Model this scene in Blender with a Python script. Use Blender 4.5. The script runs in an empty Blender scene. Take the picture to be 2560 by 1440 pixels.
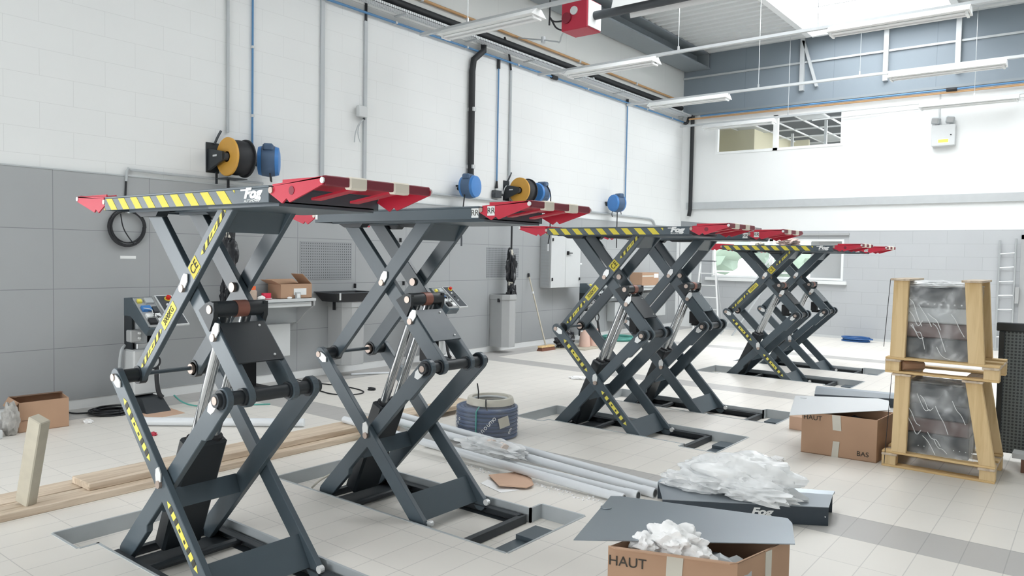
import bpy, bmesh, math, random
from mathutils import Vector, Matrix, noise
random.seed(7)
SC = bpy.context.scene
COL = SC.collection
PI = math.pi

# ------------------------------------------------------------------ camera
YAW, PITCH, ROLL, FPX = math.radians(38.0535), math.radians(2.4208), math.radians(1.0486), 1885.1
cam_d = bpy.data.cameras.new('camera'); cam = bpy.data.objects.new('camera', cam_d); COL.objects.link(cam)
cam_d.sensor_width = 36.0; cam_d.lens = 36.0*FPX/2560.0; cam_d.clip_start = 0.05; cam_d.clip_end = 500
_cy, _sy, _cp, _sp = math.cos(YAW), math.sin(YAW), math.cos(PITCH), math.sin(PITCH)
_f = Vector((-_sy*_cp, _cy*_cp, -_sp)); _r0 = Vector((_cy, _sy, 0)); _u0 = _r0.cross(_f)
_r = _r0*math.cos(ROLL)+_u0*math.sin(ROLL); _u = _u0*math.cos(ROLL)-_r0*math.sin(ROLL)
cam.matrix_world = Matrix(((_r.x,_u.x,-_f.x,8.0),(_r.y,_u.y,-_f.y,0.0),(_r.z,_u.z,-_f.z,1.6),(0,0,0,1)))
SC.camera = cam

# ------------------------------------------------------------------ sky, light, exposure
SC.view_settings.view_transform = 'Standard'; SC.view_settings.look = 'None'
SC.view_settings.gamma = 1.0; SC.view_settings.use_curve_mapping = False
SC.view_settings.exposure = 0.07
W = bpy.data.worlds.new('sky'); SC.world = W; W.use_nodes = True
bg = W.node_tree.nodes['Background']; bg.inputs[0].default_value = (0.96, 0.985, 1.0, 1); bg.inputs[1].default_value = 8.2
SC.cycles.use_denoising = True
SC.cycles.max_bounces = 8; SC.cycles.diffuse_bounces = 5; SC.cycles.glossy_bounces = 3
SC.cycles.transmission_bounces = 4; SC.cycles.transparent_max_bounces = 12
SC.cycles.sample_clamp_indirect = 6.0
def portal(loc, sx, sy, rot):
    l = bpy.data.lights.new('daylight_portal', 'AREA'); l.shape = 'RECTANGLE'; l.size = sx; l.size_y = sy
    l.cycles.is_portal = True
    o = bpy.data.objects.new('daylight_portal', l); o.location = loc; o.rotation_euler = rot; COL.objects.link(o)
SKYLIGHTS_AND_FILL = [(3.05, 5.65, 7.6, 16.3), (6.7, 8.7, 9.6, 14.8), (3.4, 5.3, 3.0, 5.2), (4.6, 6.4, -1.2, .6)]  # only the first is in view; the others are added for fill light
YF_ = -4.0
FRONT_FILL = (3.2, 6.0, 2.7)      # opening added behind the camera for fill light: x from, x to, height
SIDED = (-1.9, 0.1, 2.3)     # door in the long wall, outside the frame: y from, y to, height
for x0, x1, y0, y1 in SKYLIGHTS_AND_FILL: portal(((x0+x1)/2, (y0+y1)/2, 6.55), x1-x0, y1-y0, (0, 0, 0))
portal(((FRONT_FILL[0]+FRONT_FILL[1])/2, YF_-.02, FRONT_FILL[2]/2), FRONT_FILL[1]-FRONT_FILL[0], FRONT_FILL[2], (PI/2, 0, 0))
portal((-.02, (SIDED[0]+SIDED[1])/2, SIDED[2]/2), SIDED[2], SIDED[1]-SIDED[0], (0, -PI/2, 0))
# ------------------------------------------------------------------ materials
def lin(c):
    return tuple(((v/255.0)/12.92 if v/255.0 <= 0.04045 else ((v/255.0+0.055)/1.055)**2.4) for v in c)
MATS = {}
def mat(name, rgb, rough=0.6, metal=0.0, vary=0.06, scale=9.0, bump=0.0, spec=0.5):
    """plain surface with slight uneven colour, sRGB 0-255"""
    if name in MATS: return MATS[name]
    m = bpy.data.materials.new(name); m.use_nodes = True; nt = m.node_tree
    b = nt.nodes['Principled BSDF']; c = lin(rgb)
    b.inputs['Roughness'].default_value = rough; b.inputs['Metallic'].default_value = metal
    b.inputs['Specular IOR Level'].default_value = spec
    tc = nt.nodes.new('ShaderNodeTexCoord'); nz = nt.nodes.new('ShaderNodeTexNoise')
    nz.inputs['Scale'].default_value = scale; nz.inputs['Detail'].default_value = 4
    nt.links.new(tc.outputs['Object'], nz.inputs['Vector'])
    mx = nt.nodes.new('ShaderNodeMix'); mx.data_type = 'RGBA'
    mx.inputs[6].default_value = (*[v*(1-vary) for v in c], 1); mx.inputs[7].default_value = (*[min(1, v*(1+vary)) for v in c], 1)
    nt.links.new(nz.outputs['Fac'], mx.inputs[0]); nt.links.new(mx.outputs[2], b.inputs['Base Color'])
    if bump:
        bp = nt.nodes.new('ShaderNodeBump'); bp.inputs['Strength'].default_value = bump; bp.inputs['Distance'].default_value = 0.01
        nt.links.new(nz.outputs['Fac'], bp.inputs['Height']); nt.links.new(bp.outputs[0], b.inputs['Normal'])
    MATS[name] = m; return m
def plane_vec(nt, ax):
    """object coordinates with the two axes named in ax first"""
    tc = nt.nodes.new('ShaderNodeTexCoord'); sp = nt.nodes.new('ShaderNodeSeparateXYZ'); cb = nt.nodes.new('ShaderNodeCombineXYZ')
    nt.links.new(tc.outputs['Object'], sp.inputs[0])
    nt.links.new(sp.outputs[ax[0]], cb.inputs[0]); nt.links.new(sp.outputs[ax[1]], cb.inputs[1]); return cb.outputs[0]
def tiled(name, rgb, joint, ax, w, h, mortar, off=0.5, shift=(0, 0), rough=0.6, vary=0.02, noise_v=0.05, bands=None, bandrgb=None, bandoff=None, spec=0.4):
    m = bpy.data.materials.new(name); m.use_nodes = True; nt = m.node_tree; N = nt.nodes; L = nt.links
    b = N['Principled BSDF']; b.inputs['Roughness'].default_value = rough; b.inputs['Specular IOR Level'].default_value = spec
    v = plane_vec(nt, ax); mp = N.new('ShaderNodeMapping'); mp.inputs['Location'].default_value = (shift[0], shift[1], 0); L.new(v, mp.inputs[0])
    br = N.new('ShaderNodeTexBrick'); br.offset = off; br.squash = 1; L.new(mp.outputs[0], br.inputs['Vector'])
    c = lin(rgb); j = lin(joint)
    br.inputs['Color1'].default_value = (*[x*(1-vary) for x in c], 1); br.inputs['Color2'].default_value = (*[min(1, x*(1+vary)) for x in c], 1)
    br.inputs['Mortar'].default_value = (*j, 1); br.inputs['Scale'].default_value = 1
    br.inputs['Mortar Size'].default_value = mortar; br.inputs['Mortar Smooth'].default_value = 0.3
    br.inputs['Brick Width'].default_value = w; br.inputs['Row Height'].default_value = h
    nz = N.new('ShaderNodeTexNoise'); nz.inputs['Scale'].default_value = 1.3; nz.inputs['Detail'].default_value = 6; L.new(v, nz.inputs['Vector'])
    col = br.outputs['Color']
    if bands:
        sp = N.new('ShaderNodeSeparateXYZ'); L.new(v, sp.inputs[0]); fac = None
        for axis, a, bb in bands:
            g = N.new('ShaderNodeMath'); g.operation = 'GREATER_THAN'; L.new(sp.outputs[axis], g.inputs[0]); g.inputs[1].default_value = a
            l = N.new('ShaderNodeMath'); l.operation = 'LESS_THAN'; L.new(sp.outputs[axis], l.inputs[0]); l.inputs[1].default_value = bb
            mu = N.new('ShaderNodeMath'); mu.operation = 'MULTIPLY'; L.new(g.outputs[0], mu.inputs[0]); L.new(l.outputs[0], mu.inputs[1])
            if fac is None: fac = mu.outputs[0]
            else:
                mm = N.new('ShaderNodeMath'); mm.operation = 'MAXIMUM'; L.new(fac, mm.inputs[0]); L.new(mu.outputs[0], mm.inputs[1]); fac = mm.outputs[0]
        k = [bb_/cc_ for bb_, cc_ in zip(lin(bandrgb), c)]
        mb = N.new('ShaderNodeMix'); mb.data_type = 'RGBA'; mb.blend_type = 'MULTIPLY'; L.new(fac, mb.inputs[0]); L.new(col, mb.inputs[6]); mb.inputs[7].default_value = (*k, 1); col = mb.outputs[2]
    rm = N.new('ShaderNodeMapRange'); L.new(nz.outputs['Fac'], rm.inputs[0]); rm.inputs[1].default_value = 0.3; rm.inputs[2].default_value = 0.7
    rm.inputs[3].default_value = 1-noise_v; rm.inputs[4].default_value = 1.0
    mx = N.new('ShaderNodeMix'); mx.data_type = 'RGBA'; mx.blend_type = 'MULTIPLY'; mx.inputs[0].default_value = 1
    cc = N.new('ShaderNodeCombineColor'); [L.new(rm.outputs[0], cc.inputs[i]) for i in range(3)]
    L.new(col, mx.inputs[6]); L.new(cc.outputs[0], mx.inputs[7]); L.new(mx.outputs[2], b.inputs['Base Color'])
    MATS[name] = m; return m
def dotted(name, rgb, hole, ax, pitch, rad, rough=0.55):
    """sheet metal punched with a square grid of holes"""
    m = bpy.data.materials.new(name); m.use_nodes = True; nt = m.node_tree; N = nt.nodes; L = nt.links
    b = N['Principled BSDF']; b.inputs['Roughness'].default_value = rough
    v = plane_vec(nt, ax); mp = N.new('ShaderNodeMapping'); mp.inputs['Scale'].default_value = (1/pitch,)*3; L.new(v, mp.inputs[0])
    fr = N.new('ShaderNodeVectorMath'); fr.operation = 'FRACTION'; L.new(mp.outputs[0], fr.inputs[0])
    su = N.new('ShaderNodeVectorMath'); su.operation = 'SUBTRACT'; L.new(fr.outputs[0], su.inputs[0]); su.inputs[1].default_value = (.5, .5, 0)
    sx = N.new('ShaderNodeVectorMath'); sx.operation = 'MULTIPLY'; L.new(su.outputs[0], sx.inputs[0]); sx.inputs[1].default_value = (1, 1, 0)
    ln = N.new('ShaderNodeVectorMath'); ln.operation = 'LENGTH'; L.new(sx.outputs[0], ln.inputs[0])
    lt = N.new('ShaderNodeMath'); lt.operation = 'LESS_THAN'; L.new(ln.outputs['Value'], lt.inputs[0]); lt.inputs[1].default_value = rad/pitch
    mx = N.new('ShaderNodeMix'); mx.data_type = 'RGBA'; L.new(lt.outputs[0], mx.inputs[0])
    mx.inputs[6].default_value = (*lin(rgb), 1); mx.inputs[7].default_value = (*lin(hole), 1); L.new(mx.outputs[2], b.inputs['Base Color'])
    MATS[name] = m; return m
def film(name, rgb=(240, 243, 245), clear=0.75, rough=0.15, sc=9.0, swing=.15):
    """thin plastic sheet: mostly clear, glossy and whiter where a crease turns it"""
    m = bpy.data.materials.new(name); m.use_nodes = True; nt = m.node_tree; N = nt.nodes; L = nt.links
    b = N['Principled BSDF']; b.inputs['Base Color'].default_value = (*lin(rgb), 1); b.inputs['Roughness'].default_value = rough
    tr = N.new('ShaderNodeBsdfTransparent'); ms = N.new('ShaderNodeMixShader')
    tc = N.new('ShaderNodeTexCoord'); nz = N.new('ShaderNodeTexNoise'); nz.inputs['Scale'].default_value = sc; nz.inputs['Detail'].default_value = 2
    nz.inputs['Distortion'].default_value = .4
    L.new(tc.outputs['Object'], nz.inputs['Vector'])
    rm = N.new('ShaderNodeMapRange'); L.new(nz.outputs['Fac'], rm.inputs[0]); rm.inputs[1].default_value = .35; rm.inputs[2].default_value = .7
    rm.inputs[3].default_value = min(.98, clear+swing); rm.inputs[4].default_value = max(0, clear-swing); L.new(rm.outputs[0], ms.inputs[0])
    bp = N.new('ShaderNodeBump'); bp.inputs['Strength'].default_value = .35; bp.inputs['Distance'].default_value = .02; L.new(nz.outputs['Fac'], bp.inputs['Height']); L.new(bp.outputs[0], b.inputs['Normal'])
    out = N['Material Output']; L.new(b.outputs[0], ms.inputs[1]); L.new(tr.outputs[0], ms.inputs[2]); L.new(ms.outputs[0], out.inputs[0])
    MATS[name] = m; return m
def wood(name, rgb, rgb2, axis=0, rough=0.7):
    m = bpy.data.materials.new(name); m.use_nodes = True; nt = m.node_tree; N = nt.nodes; L = nt.links
    b = N['Principled BSDF']; b.inputs['Roughness'].default_value = rough; b.inputs['Specular IOR Level'].default_value = .25
    tc = N.new('ShaderNodeTexCoord'); mp = N.new('ShaderNodeMapping'); s = [22.0, 22.0, 22.0]; s[axis] = 1.6; mp.inputs['Scale'].default_value = s
    L.new(tc.outputs['Object'], mp.inputs[0]); nz = N.new('ShaderNodeTexNoise'); nz.inputs['Scale'].default_value = 1; nz.inputs['Detail'].default_value = 5
    nz.inputs['Distortion'].default_value = 1.0
    L.new(mp.outputs[0], nz.inputs['Vector']); cr = N.new('ShaderNodeValToRGB')
    cr.color_ramp.elements[0].position = .3; cr.color_ramp.elements[0].color = (*lin(rgb2), 1); cr.color_ramp.elements[1].position = .6; cr.color_ramp.elements[1].color = (*lin(rgb), 1)
    L.new(nz.outputs['Fac'], cr.inputs[0]); L.new(cr.outputs[0], b.inputs['Base Color'])
    MATS[name] = m; return m

M_STEEL = mat('slate_painted_steel', (78, 90, 98), .33, 0, .06, 14, .03, .42)
M_PLATFORM = mat('slate_platform_paint', (78, 90, 98), .34, 0, .05, 10, 0, .42)
M_DARK = mat('black_steel', (40, 46, 51), .45, 0, .1)
M_RAIL = mat('pit_frame_black', (48, 54, 59), .5, 0, .1)
M_GALV = mat('galvanised_pit_steel', (182, 188, 191), .4, .1, .14, 5)
M_CHROME = mat('chrome_rod', (205, 208, 210), .16, .9, .02)
M_PIN = mat('bare_pin_steel', (176, 160, 150), .35, .6, .08)
M_TAB = mat('zinc_tab', (228, 230, 230), .3, .2, .03)
M_RUST = mat('copper_ring', (150, 98, 84), .45, .3, .15)
M_RED = mat('red_ramp_paint', (196, 36, 62), .45, 0, .05)
M_REDD = mat('dark_red_ramp_tube', (128, 34, 52), .5, 0, .06)
M_TAPE = mat('cream_tape', (238, 230, 216), .7, 0, .02)
M_YEL = mat('hazard_yellow', (222, 206, 76), .6, 0, .03)
M_LYEL = mat('label_yellow', (236, 224, 100), .6, 0, .03)
M_OLIVE = mat('decal_dark', (66, 64, 52), .6, 0, .03)
M_WHITE = mat('white_paint', (238, 240, 240), .5, 0, .02)
M_INK = mat('black_print', (58, 56, 50), .7, 0, .02)
M_GREY = mat('grey_powder_coat', (172, 174, 175), .5, 0, .03)
M_LGREY = mat('light_grey_plastic', (204, 207, 208), .5, 0, .03)
M_MGREY = mat('mid_grey_duct', (182, 187, 190), .45, 0, .04)
M_DGREY = mat('charcoal_plastic', (70, 75, 80), .5, 0, .08)
M_BLACK = mat('black_rubber', (34, 36, 40), .6, 0, .12)
M_BAG = mat('black_bin_liner', (36, 38, 43), .28, 0, .2, 20, .5)
M_BLUE = mat('blue_reel_plastic', (66, 128, 196), .45, 0, .05)
M_BLUEP = mat('blue_air_pipe', (84, 132, 176), .4, 0, .05)
M_ORANGE = mat('ochre_gas_pipe', (200, 158, 112), .5, 0, .06)
M_REEL = mat('ochre_reel_flange', (212, 160, 68), .45, 0, .06)
M_HRED = mat('red_heater_box', (176, 44, 66), .5, 0, .05)
M_CARD = mat('brown_cardboard', (182, 148, 122), .85, 0, .07, 6)
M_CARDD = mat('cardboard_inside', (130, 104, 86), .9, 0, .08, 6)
M_CARDL = mat('pale_cardboard', (206, 172, 148), .85, 0, .05, 6)
M_PTAPE = mat('packing_tape', (206, 202, 190), .35, 0, .04)
M_PVC = mat('white_pvc_pipe', (222, 226, 230), .35, 0, .02)
M_HOSE = mat('navy_hose', (48, 74, 116), .4, 0, .1, 20)
M_TEAL = mat('teal_hose', (92, 168, 158), .4, 0, .08)
M_FOAM = mat('white_foam', (246, 246, 246), .9, 0, .02, 30, .3)
M_ALU = mat('aluminium', (200, 204, 206), .35, .6, .05)
M_ORNG = mat('orange_lid', (240, 110, 60), .5, 0, .03)
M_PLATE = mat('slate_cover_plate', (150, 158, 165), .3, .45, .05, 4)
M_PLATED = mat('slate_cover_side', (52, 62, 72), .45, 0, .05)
M_FILM = film('stretch_film', (238, 241, 243), .74, .12, 5, .2)
M_FILM2 = film('hose_roll_film', (240, 244, 248), .86, .12, 3, .06)
M_BUBBLE = film('bubble_wrap', (250, 252, 253), .32, .25, 6, .14)
M_GLASS = film('window_glass', (235, 240, 242), .95, .03, .5, .01)
M_PINE = wood('pine_board', (230, 203, 158), (212, 182, 134), 2)
M_PINEX = wood('pine_board_across', (230, 200, 150), (210, 176, 124), 0)
M_BEAM = wood('weathered_beam', (218, 202, 182), (186, 166, 144), 1)
M_OLDP = mat('weathered_timber_post', (190, 184, 168), .8, 0, .18, 12, .3)
M_BRISTLE = mat('brown_bristle', (118, 78, 62), .9, 0, .2, 40)
M_GREEN = mat('tree_green', (92, 106, 96), .9, 0, .2, 3)

# ------------------------------------------------------------------ shape helpers
class MB:
    def __init__(s): s.bm = bmesh.new()
    def box(s, x0, x1, y0, y1, z0, z1, M=None):
        r = bmesh.ops.create_cube(s.bm, size=1); m = Matrix.Translation(((x0+x1)/2, (y0+y1)/2, (z0+z1)/2)) @ Matrix.Diagonal((abs(x1-x0), abs(y1-y0), abs(z1-z0), 1))
        bmesh.ops.transform(s.bm, matrix=(M @ m if M else m), verts=r['verts']); return s
    def hull(s, bottom, top):
        """prism from two rings of equal length"""
        n = len(bottom); a = [s.bm.verts.new(p) for p in bottom]; b = [s.bm.verts.new(p) for p in top]
        fs = [s.bm.faces.new(a[::-1]), s.bm.faces.new(b)]
        for i in range(n): fs.append(s.bm.faces.new((a[i], a[(i+1) % n], b[(i+1) % n], b[i])))
        bmesh.ops.recalc_face_normals(s.bm, faces=fs); return s
    def prism(s, poly, ax, a, b):
        """2D outline (u,v) pushed along the axis ax (0,1,2) from a to b"""
        def p3(u, v, t): return ((t, u, v), (u, t, v), (u, v, t))[ax]
        return s.hull([p3(u, v, a) for u, v in poly], [p3(u, v, b) for u, v in poly])
    def cyl(s, p0, p1, r, n=14, r2=None):
        p0, p1 = Vector(p0), Vector(p1); d = p1-p0
        q = bmesh.ops.create_cone(s.bm, cap_ends=True, segments=n, radius1=r, radius2=r if r2 is None else r2, depth=d.length)
        bmesh.ops.transform(s.bm, matrix=Matrix.Translation((p0+p1)/2) @ d.to_track_quat('Z', 'Y').to_matrix().to_4x4(), verts=q['verts']); return s
    def tube(s, pts, r, n=8, smooth=0, closed=False):
        P = [Vector(p) for p in pts]
        for _ in range(smooth):
            Q = [] if closed else [P[0]]
            m = len(P)
            for i in range(m if closed else m-1):
                a, b = P[i], P[(i+1) % m]; Q += [a*.75+b*.25, a*.25+b*.75]
            if not closed: Q.append(P[-1])
            P = Q
        rings = []; up = Vector((0, 0, 1)); prev = None
        for i, p in enumerate(P):
            a = P[i-1] if (i > 0 or closed) else P[i]; b = P[(i+1) % len(P)] if (i < len(P)-1 or closed) else P[i]
            t = (b-a)
            if t.length < 1e-9: t = Vector((0, 0, 1))
            t.normalize()
            if prev is None:
                x = t.cross(up)
                if x.length < .1: x = t.cross(Vector((1, 0, 0)))
            else: x = prev-t*prev.dot(t)
            if x.length < 1e-6: x = t.orthogonal()
            x.normalize(); prev = x; y = t.cross(x)
            rings.append([s.bm.verts.new(p+(x*math.cos(2*PI*k/n)+y*math.sin(2*PI*k/n))*r) for k in range(n)])
        m = len(rings)
        for i in range(m if closed else m-1):
            A, B = rings[i], rings[(i+1) % m]
            for k in range(n): s.bm.faces.new((A[k], A[(k+1) % n], B[(k+1) % n], B[k]))
        if not closed: s.bm.faces.new(rings[0][::-1]); s.bm.faces.new(rings[-1])
        return s
    def coil(s, c, R, r, turns, ax=2, rise=.0, n=26, jit=.0, tn=6, squash=1.0):
        pts = []
        for i in range(int(turns*n)+1):
            t = 2*PI*i/n; rr = R*(1+jit*math.sin(t*.37+turns)); h = rise*i/n
            u, v = rr*math.cos(t), rr*math.sin(t)*squash
            pts.append(Vector(c)+Vector(((h, u, v), (u, h, v), (u, v, h))[ax]))
        return s.tube(pts, r, tn)
    def lathe(s, prof, c, ax=2, n=28):
        """(radius, height) profile turned about an axis through c; closed if it starts and ends on the axis or repeats its first point"""
        rings = []
        for r, h in prof:
            ring = []
            for k in range(n):
                u, v = r*math.cos(2*PI*k/n), r*math.sin(2*PI*k/n)
                ring.append(s.bm.verts.new(Vector(c)+Vector(((h, u, v), (u, h, v), (u, v, h))[ax])))
            rings.append(ring)
        fs = []
        for A, B in zip(rings, rings[1:]):
            for k in range(n): fs.append(s.bm.faces.new((A[k], A[(k+1) % n], B[(k+1) % n], B[k])))
        fs.append(s.bm.faces.new(rings[0][::-1])); fs.append(s.bm.faces.new(rings[-1]))
        bmesh.ops.recalc_face_normals(s.bm, faces=fs); return s
    def blob(s, c, rad, amp=.25, freq=3.0, seed=0, sub=4, floor=None):
        q = bmesh.ops.create_icosphere(s.bm, subdivisions=sub, radius=1)
        for v in q['verts']:
            d = v.co.normalized(); o = Vector((seed*7.1, seed*3.3, seed*1.7))
            k = 1+amp*(noise.noise(d*freq+o)+.45*(1-2*abs(noise.noise(d*freq*1.9+o)))*.6+.12*(1-2*abs(noise.noise(d*freq*4+o))))
            v.co = Vector((c[0]+d.x*rad[0]*k, c[1]+d.y*rad[1]*k, c[2]+d.z*rad[2]*k))
            if floor is not None and v.co.z < floor: v.co.z = floor+.002*noise.noise(v.co*40)
        return s
    def sheet(s, grid):
        V = [[s.bm.verts.new(p) for p in row] for row in grid]
        for i in range(len(V)-1):
            for j in range(len(V[0])-1): s.bm.faces.new((V[i][j], V[i][j+1], V[i+1][j+1], V[i+1][j]))
        return s
    def build(s, name, m, parent=None, bevel=0, smooth=False, thick=0):
        me = bpy.data.meshes.new(name); s.bm.normal_update(); s.bm.to_mesh(me); s.bm.free()
        for mm in (m if isinstance(m, (list, tuple)) else [m]): me.materials.append(mm)
        if smooth:
            me.polygons.foreach_set('use_smooth', [True]*len(me.polygons)); me.update()
            try: me.set_sharp_from_angle(angle=math.radians(40))
            except Exception: pass
        o = bpy.data.objects.new(name, me); COL.objects.link(o)
        if parent is not None: o.parent = parent
        if bevel:
            md = o.modifiers.new('edge', 'BEVEL'); md.width = bevel; md.segments = 1; md.limit_method = 'ANGLE'; md.angle_limit = math.radians(50)
        if thick:
            md = o.modifiers.new('thick', 'SOLIDIFY'); md.thickness = thick
        return o
def tag(o, label, cat, group=None):
    o['label'] = label; o['category'] = cat
    if group: o['group'] = group
    return o
def thing(name, label, cat, loc=(0, 0, 0), rz=0, group=None):
    o = bpy.data.objects.new(name, None); o.empty_display_size = .1; COL.objects.link(o); o.location = loc; o.rotation_euler = (0, 0, rz)
    return tag(o, label, cat, group)
def struct(name, mb, m, **k):
    o = mb.build(name, m, **k)
    if o.parent is None: o['kind'] = 'structure'
    return o
def text(body, size, m, parent, mtx, name='lettering', shear=0.0, align='CENTER', depth=.0008, sx=1.0, bold=0.0):
    cu = bpy.data.curves.new(name, 'FONT'); cu.body = body; cu.size = size; cu.shear = shear; cu.align_x = align; cu.align_y = 'CENTER'; cu.extrude = depth; cu.offset = bold
    t = bpy.data.objects.new(name, cu); COL.objects.link(t); bpy.context.view_layer.update()
    me = bpy.data.meshes.new_from_object(t.evaluated_get(bpy.context.evaluated_depsgraph_get()))
    bpy.data.objects.remove(t); me.transform(mtx @ Matrix.Diagonal((sx, 1, 1, 1))); me.materials.clear(); me.materials.append(m)
    o = bpy.data.objects.new(name, me); COL.objects.link(o); o.parent = parent; return o
def frame_m(o, x, y):
    """matrix with origin o, local x along x and local y along y"""
    x = Vector(x).normalized(); z = x.cross(Vector(y)).normalized(); y = z.cross(x)
    return Matrix(((x.x, y.x, z.x, o[0]), (x.y, y.y, z.y, o[1]), (x.z, y.z, z.z, o[2]), (0, 0, 0, 1)))

# ------------------------------------------------------------------ the building
YB = 16.7; ZC = 6.35; XR = 13.0; YF = -4.0
X0, X1, XN0, XN1 = 3.43, 5.53, 3.755, 5.205
PITZ = -0.09
# (near edge of the middle, far edge of the middle, near edge of the ends, far edge of the ends)
PITS = [(1.812, 2.46, 1.71, 2.46), (3.152, 3.805, 3.152, 3.92), (6.04, 6.66, 5.937, 6.66), (7.376, 7.975, 7.376, 8.065), (10.262, 10.885, 10.162, 10.885), (11.60, 12.20, 11.60, 12.285)]
def in_pit(x, y):
    for m0, m1, e0, e1 in PITS:
        if X0 < x < X1:
            lo, hi = (m0, m1) if XN0 < x < XN1 else (e0, e1)
            if lo < y < hi: return True
    return False
M_FLOOR = tiled('floor_tiles', (233, 229, 222), (205, 202, 197), (0, 1), .2, .4, .003, 0.0, (-.055, -.22), .42, .012, .05,
    [(1, .40, .80), (1, 4.62, 5.03), (1, 8.85, 9.25), (1, 13.07, 13.48), (0, -1, .5)], (188, 186, 183))
M_WALL = tiled('white_block_wall', (232, 234, 234), (219, 221, 221), (1, 2), .6, .25, .0025, .5, (.1, .02), .8, .002, .02, spec=.2)
M_PANEL = tiled('grey_wall_panels', (168, 171, 173), (134, 137, 140), (1, 2), .935, .58, .004, 0.0, (-.195, -.04), .5, .012, .03)
M_CLAD = tiled('wall_cladding', (224, 226, 224), (204, 206, 205), (1, 2), 2.0, 3.0, .004, 0.0, (.3, -4), .5, .005, .03)
M_BACKLOW = tiled('grey_block_wall', (188, 191, 194), (172, 175, 178), (0, 2), .6, .25, .004, .5, (.1, .01), .8, .01, .03, spec=.2)
M_BACKUP = mat('white_plaster', (232, 234, 234), .85, 0, .015, 2, spec=.2)
M_BLUECLAD = tiled('blue_grey_cladding', (134, 145, 154), (112, 122, 131), (0, 2), 1.9, 3, .004, 0, (.4, -4), .5, .01, .04)
M_DECK = mat('roof_deck', (214, 217, 217), .45, 0, .03, 3)
M_GBEAM = mat('grey_roof_steel', (138, 146, 151), .5, 0, .05)
M_ZINC = mat('zinc_rail', (190, 194, 196), .4, .15, .06)

xs = sorted({0, X0, XN0, XN1, X1, XR}); ys = sorted({YF, YB} | {v for p in PITS for v in p})
mb = MB()
for a, b in zip(xs, xs[1:]):
    for c, d in zip(ys, ys[1:]):
        z = PITZ if in_pit((a+b)/2, (c+d)/2) else 0
        mb.bm.faces.new([mb.bm.verts.new(p) for p in ((a, c, z), (b, c, z), (b, d, z), (a, d, z))])
struct('floor', mb, M_FLOOR)
n_trim = 0
def trim(mb, m, **k):
    global n_trim; n_trim += 1
    return struct('trim_%d' % n_trim, mb, m, **k)
for m0, m1, e0, e1 in PITS:      # galvanised lining of each pit
    out = [(X0, e0)]
    if m0 != e0: out += [(XN0, e0), (XN0, m0), (XN1, m0), (XN1, e0)]
    out += [(X1, e0), (X1, e1)]
    if m1 != e1: out += [(XN1, e1), (XN1, m1), (XN0, m1), (XN0, e1)]
    out += [(X0, e1)]
    mb = MB(); n = len(out); t = .014
    for i in range(n):
        (ax, ay), (bx, by) = out[i], out[(i+1) % n]; dx, dy = bx-ax, by-ay; l = math.hypot(dx, dy); nx, ny = dy/l*t, -dx/l*t
        ex, ey = dx/l*t, dy/l*t
        p = [(ax-ex*.0, ay-ey*.0), (bx, by), (bx+nx, by+ny), (ax+nx, ay+ny)]
        mb.hull([(x, y, PITZ) for x, y in p], [(x, y, .003) for x, y in p])
    trim(mb, M_GALV)
a, b, h = SIDED
struct('wall_left', MB().box(-.2, 0, YF, a, -.2, 4.95).box(-.2, 0, b, YB+.2, -.2, 4.95).box(-.2, 0, a, b, h, 4.95), M_WALL)
struct('wall_left', MB().box(-.2, .012, YF, YB+.2, 4.95, 6.6), M_CLAD)
trim(MB().box(0, .022, .5, 16.5, .1, 2.35), M_PANEL)
trim(MB().box(0, .028, .5, 16.5, 2.35, 2.362), M_MGREY)
struct('baseboard_left', MB().box(0, .012, .5, YB, 0, .1), M_WHITE)
# back wall with its two windows
wb = MB(); wb.box(-.2, .83, YB, YB+.2, 0, 2.26); wb.box(3.72, XR, YB, YB+.2, 0, 2.26); wb.box(.83, 3.72, YB, YB+.2, 0, 1.21); wb.box(.83, 3.72, YB, YB+.2, 2.08, 2.26)
struct('wall_back', wb, M_BACKLOW)
wb = MB(); wb.box(-.2, XR, YB, YB+.2, 2.26, 4.03); wb.box(-.2, .83, YB, YB+.2, 4.03, 4.8); wb.box(3.63, XR, YB, YB+.2, 4.03, 4.8); wb.box(-.2, XR, YB, YB+.2, 4.8, 5.0)
struct('wall_back', wb, M_BACKUP)
struct('wall_back', MB().box(-.2, XR, YB-.03, YB+.2, 5.0, 6.6), M_BLUECLAD)
trim(MB().box(.16, XR, YB-.05, YB, 2.78, 2.94), M_ZINC)
trim(MB().box(0, XR, YB-.07, YB-.03, 5.83, 5.87), M_ZINC)
trim(MB().box(0, XR, YB-.1, YB-.02, 4.97, 5.02), M_GBEAM)
trim(MB().box(.02, .32, YB-.012, YB, 0, 2.26), M_WHITE)
struct('baseboard_back', MB().box(.32, XR, YB-.012, YB, 0, .05), M_LGREY)
for k, xx in enumerate((2.72, 4.36, 5.62)):       # posts of the back wall frame
    m_ = MB(); m_.box(xx, xx+.09, YB-.12, YB-.03, 5.25, ZC)
    trim(m_, M_ZINC)
trim(MB().hull([(2.75, YB-.12, 6.3), (2.81, YB-.12, 6.3), (2.81, YB-.07, 6.3), (2.75, YB-.07, 6.3)], [(3.05, YB-.12, 5.3), (3.11, YB-.12, 5.3), (3.11, YB-.07, 5.3), (3.05, YB-.07, 5.3)]), M_ZINC)
# right and front walls, out of the frame, the front one with its added fill-light opening
struct('wall_right', MB().box(XR, XR+.2, YF, YB+.2, -.2, 6.6), M_BACKUP)
wr = MB(); a, b, h = FRONT_FILL; wr.box(-.2, a, YF-.2, YF, -.2, 6.6); wr.box(b, XR+.2, YF-.2, YF, -.2, 6.6); wr.box(a, b, YF-.2, YF, h, 6.6)
struct('wall_front', wr, M_BACKUP)
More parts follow.
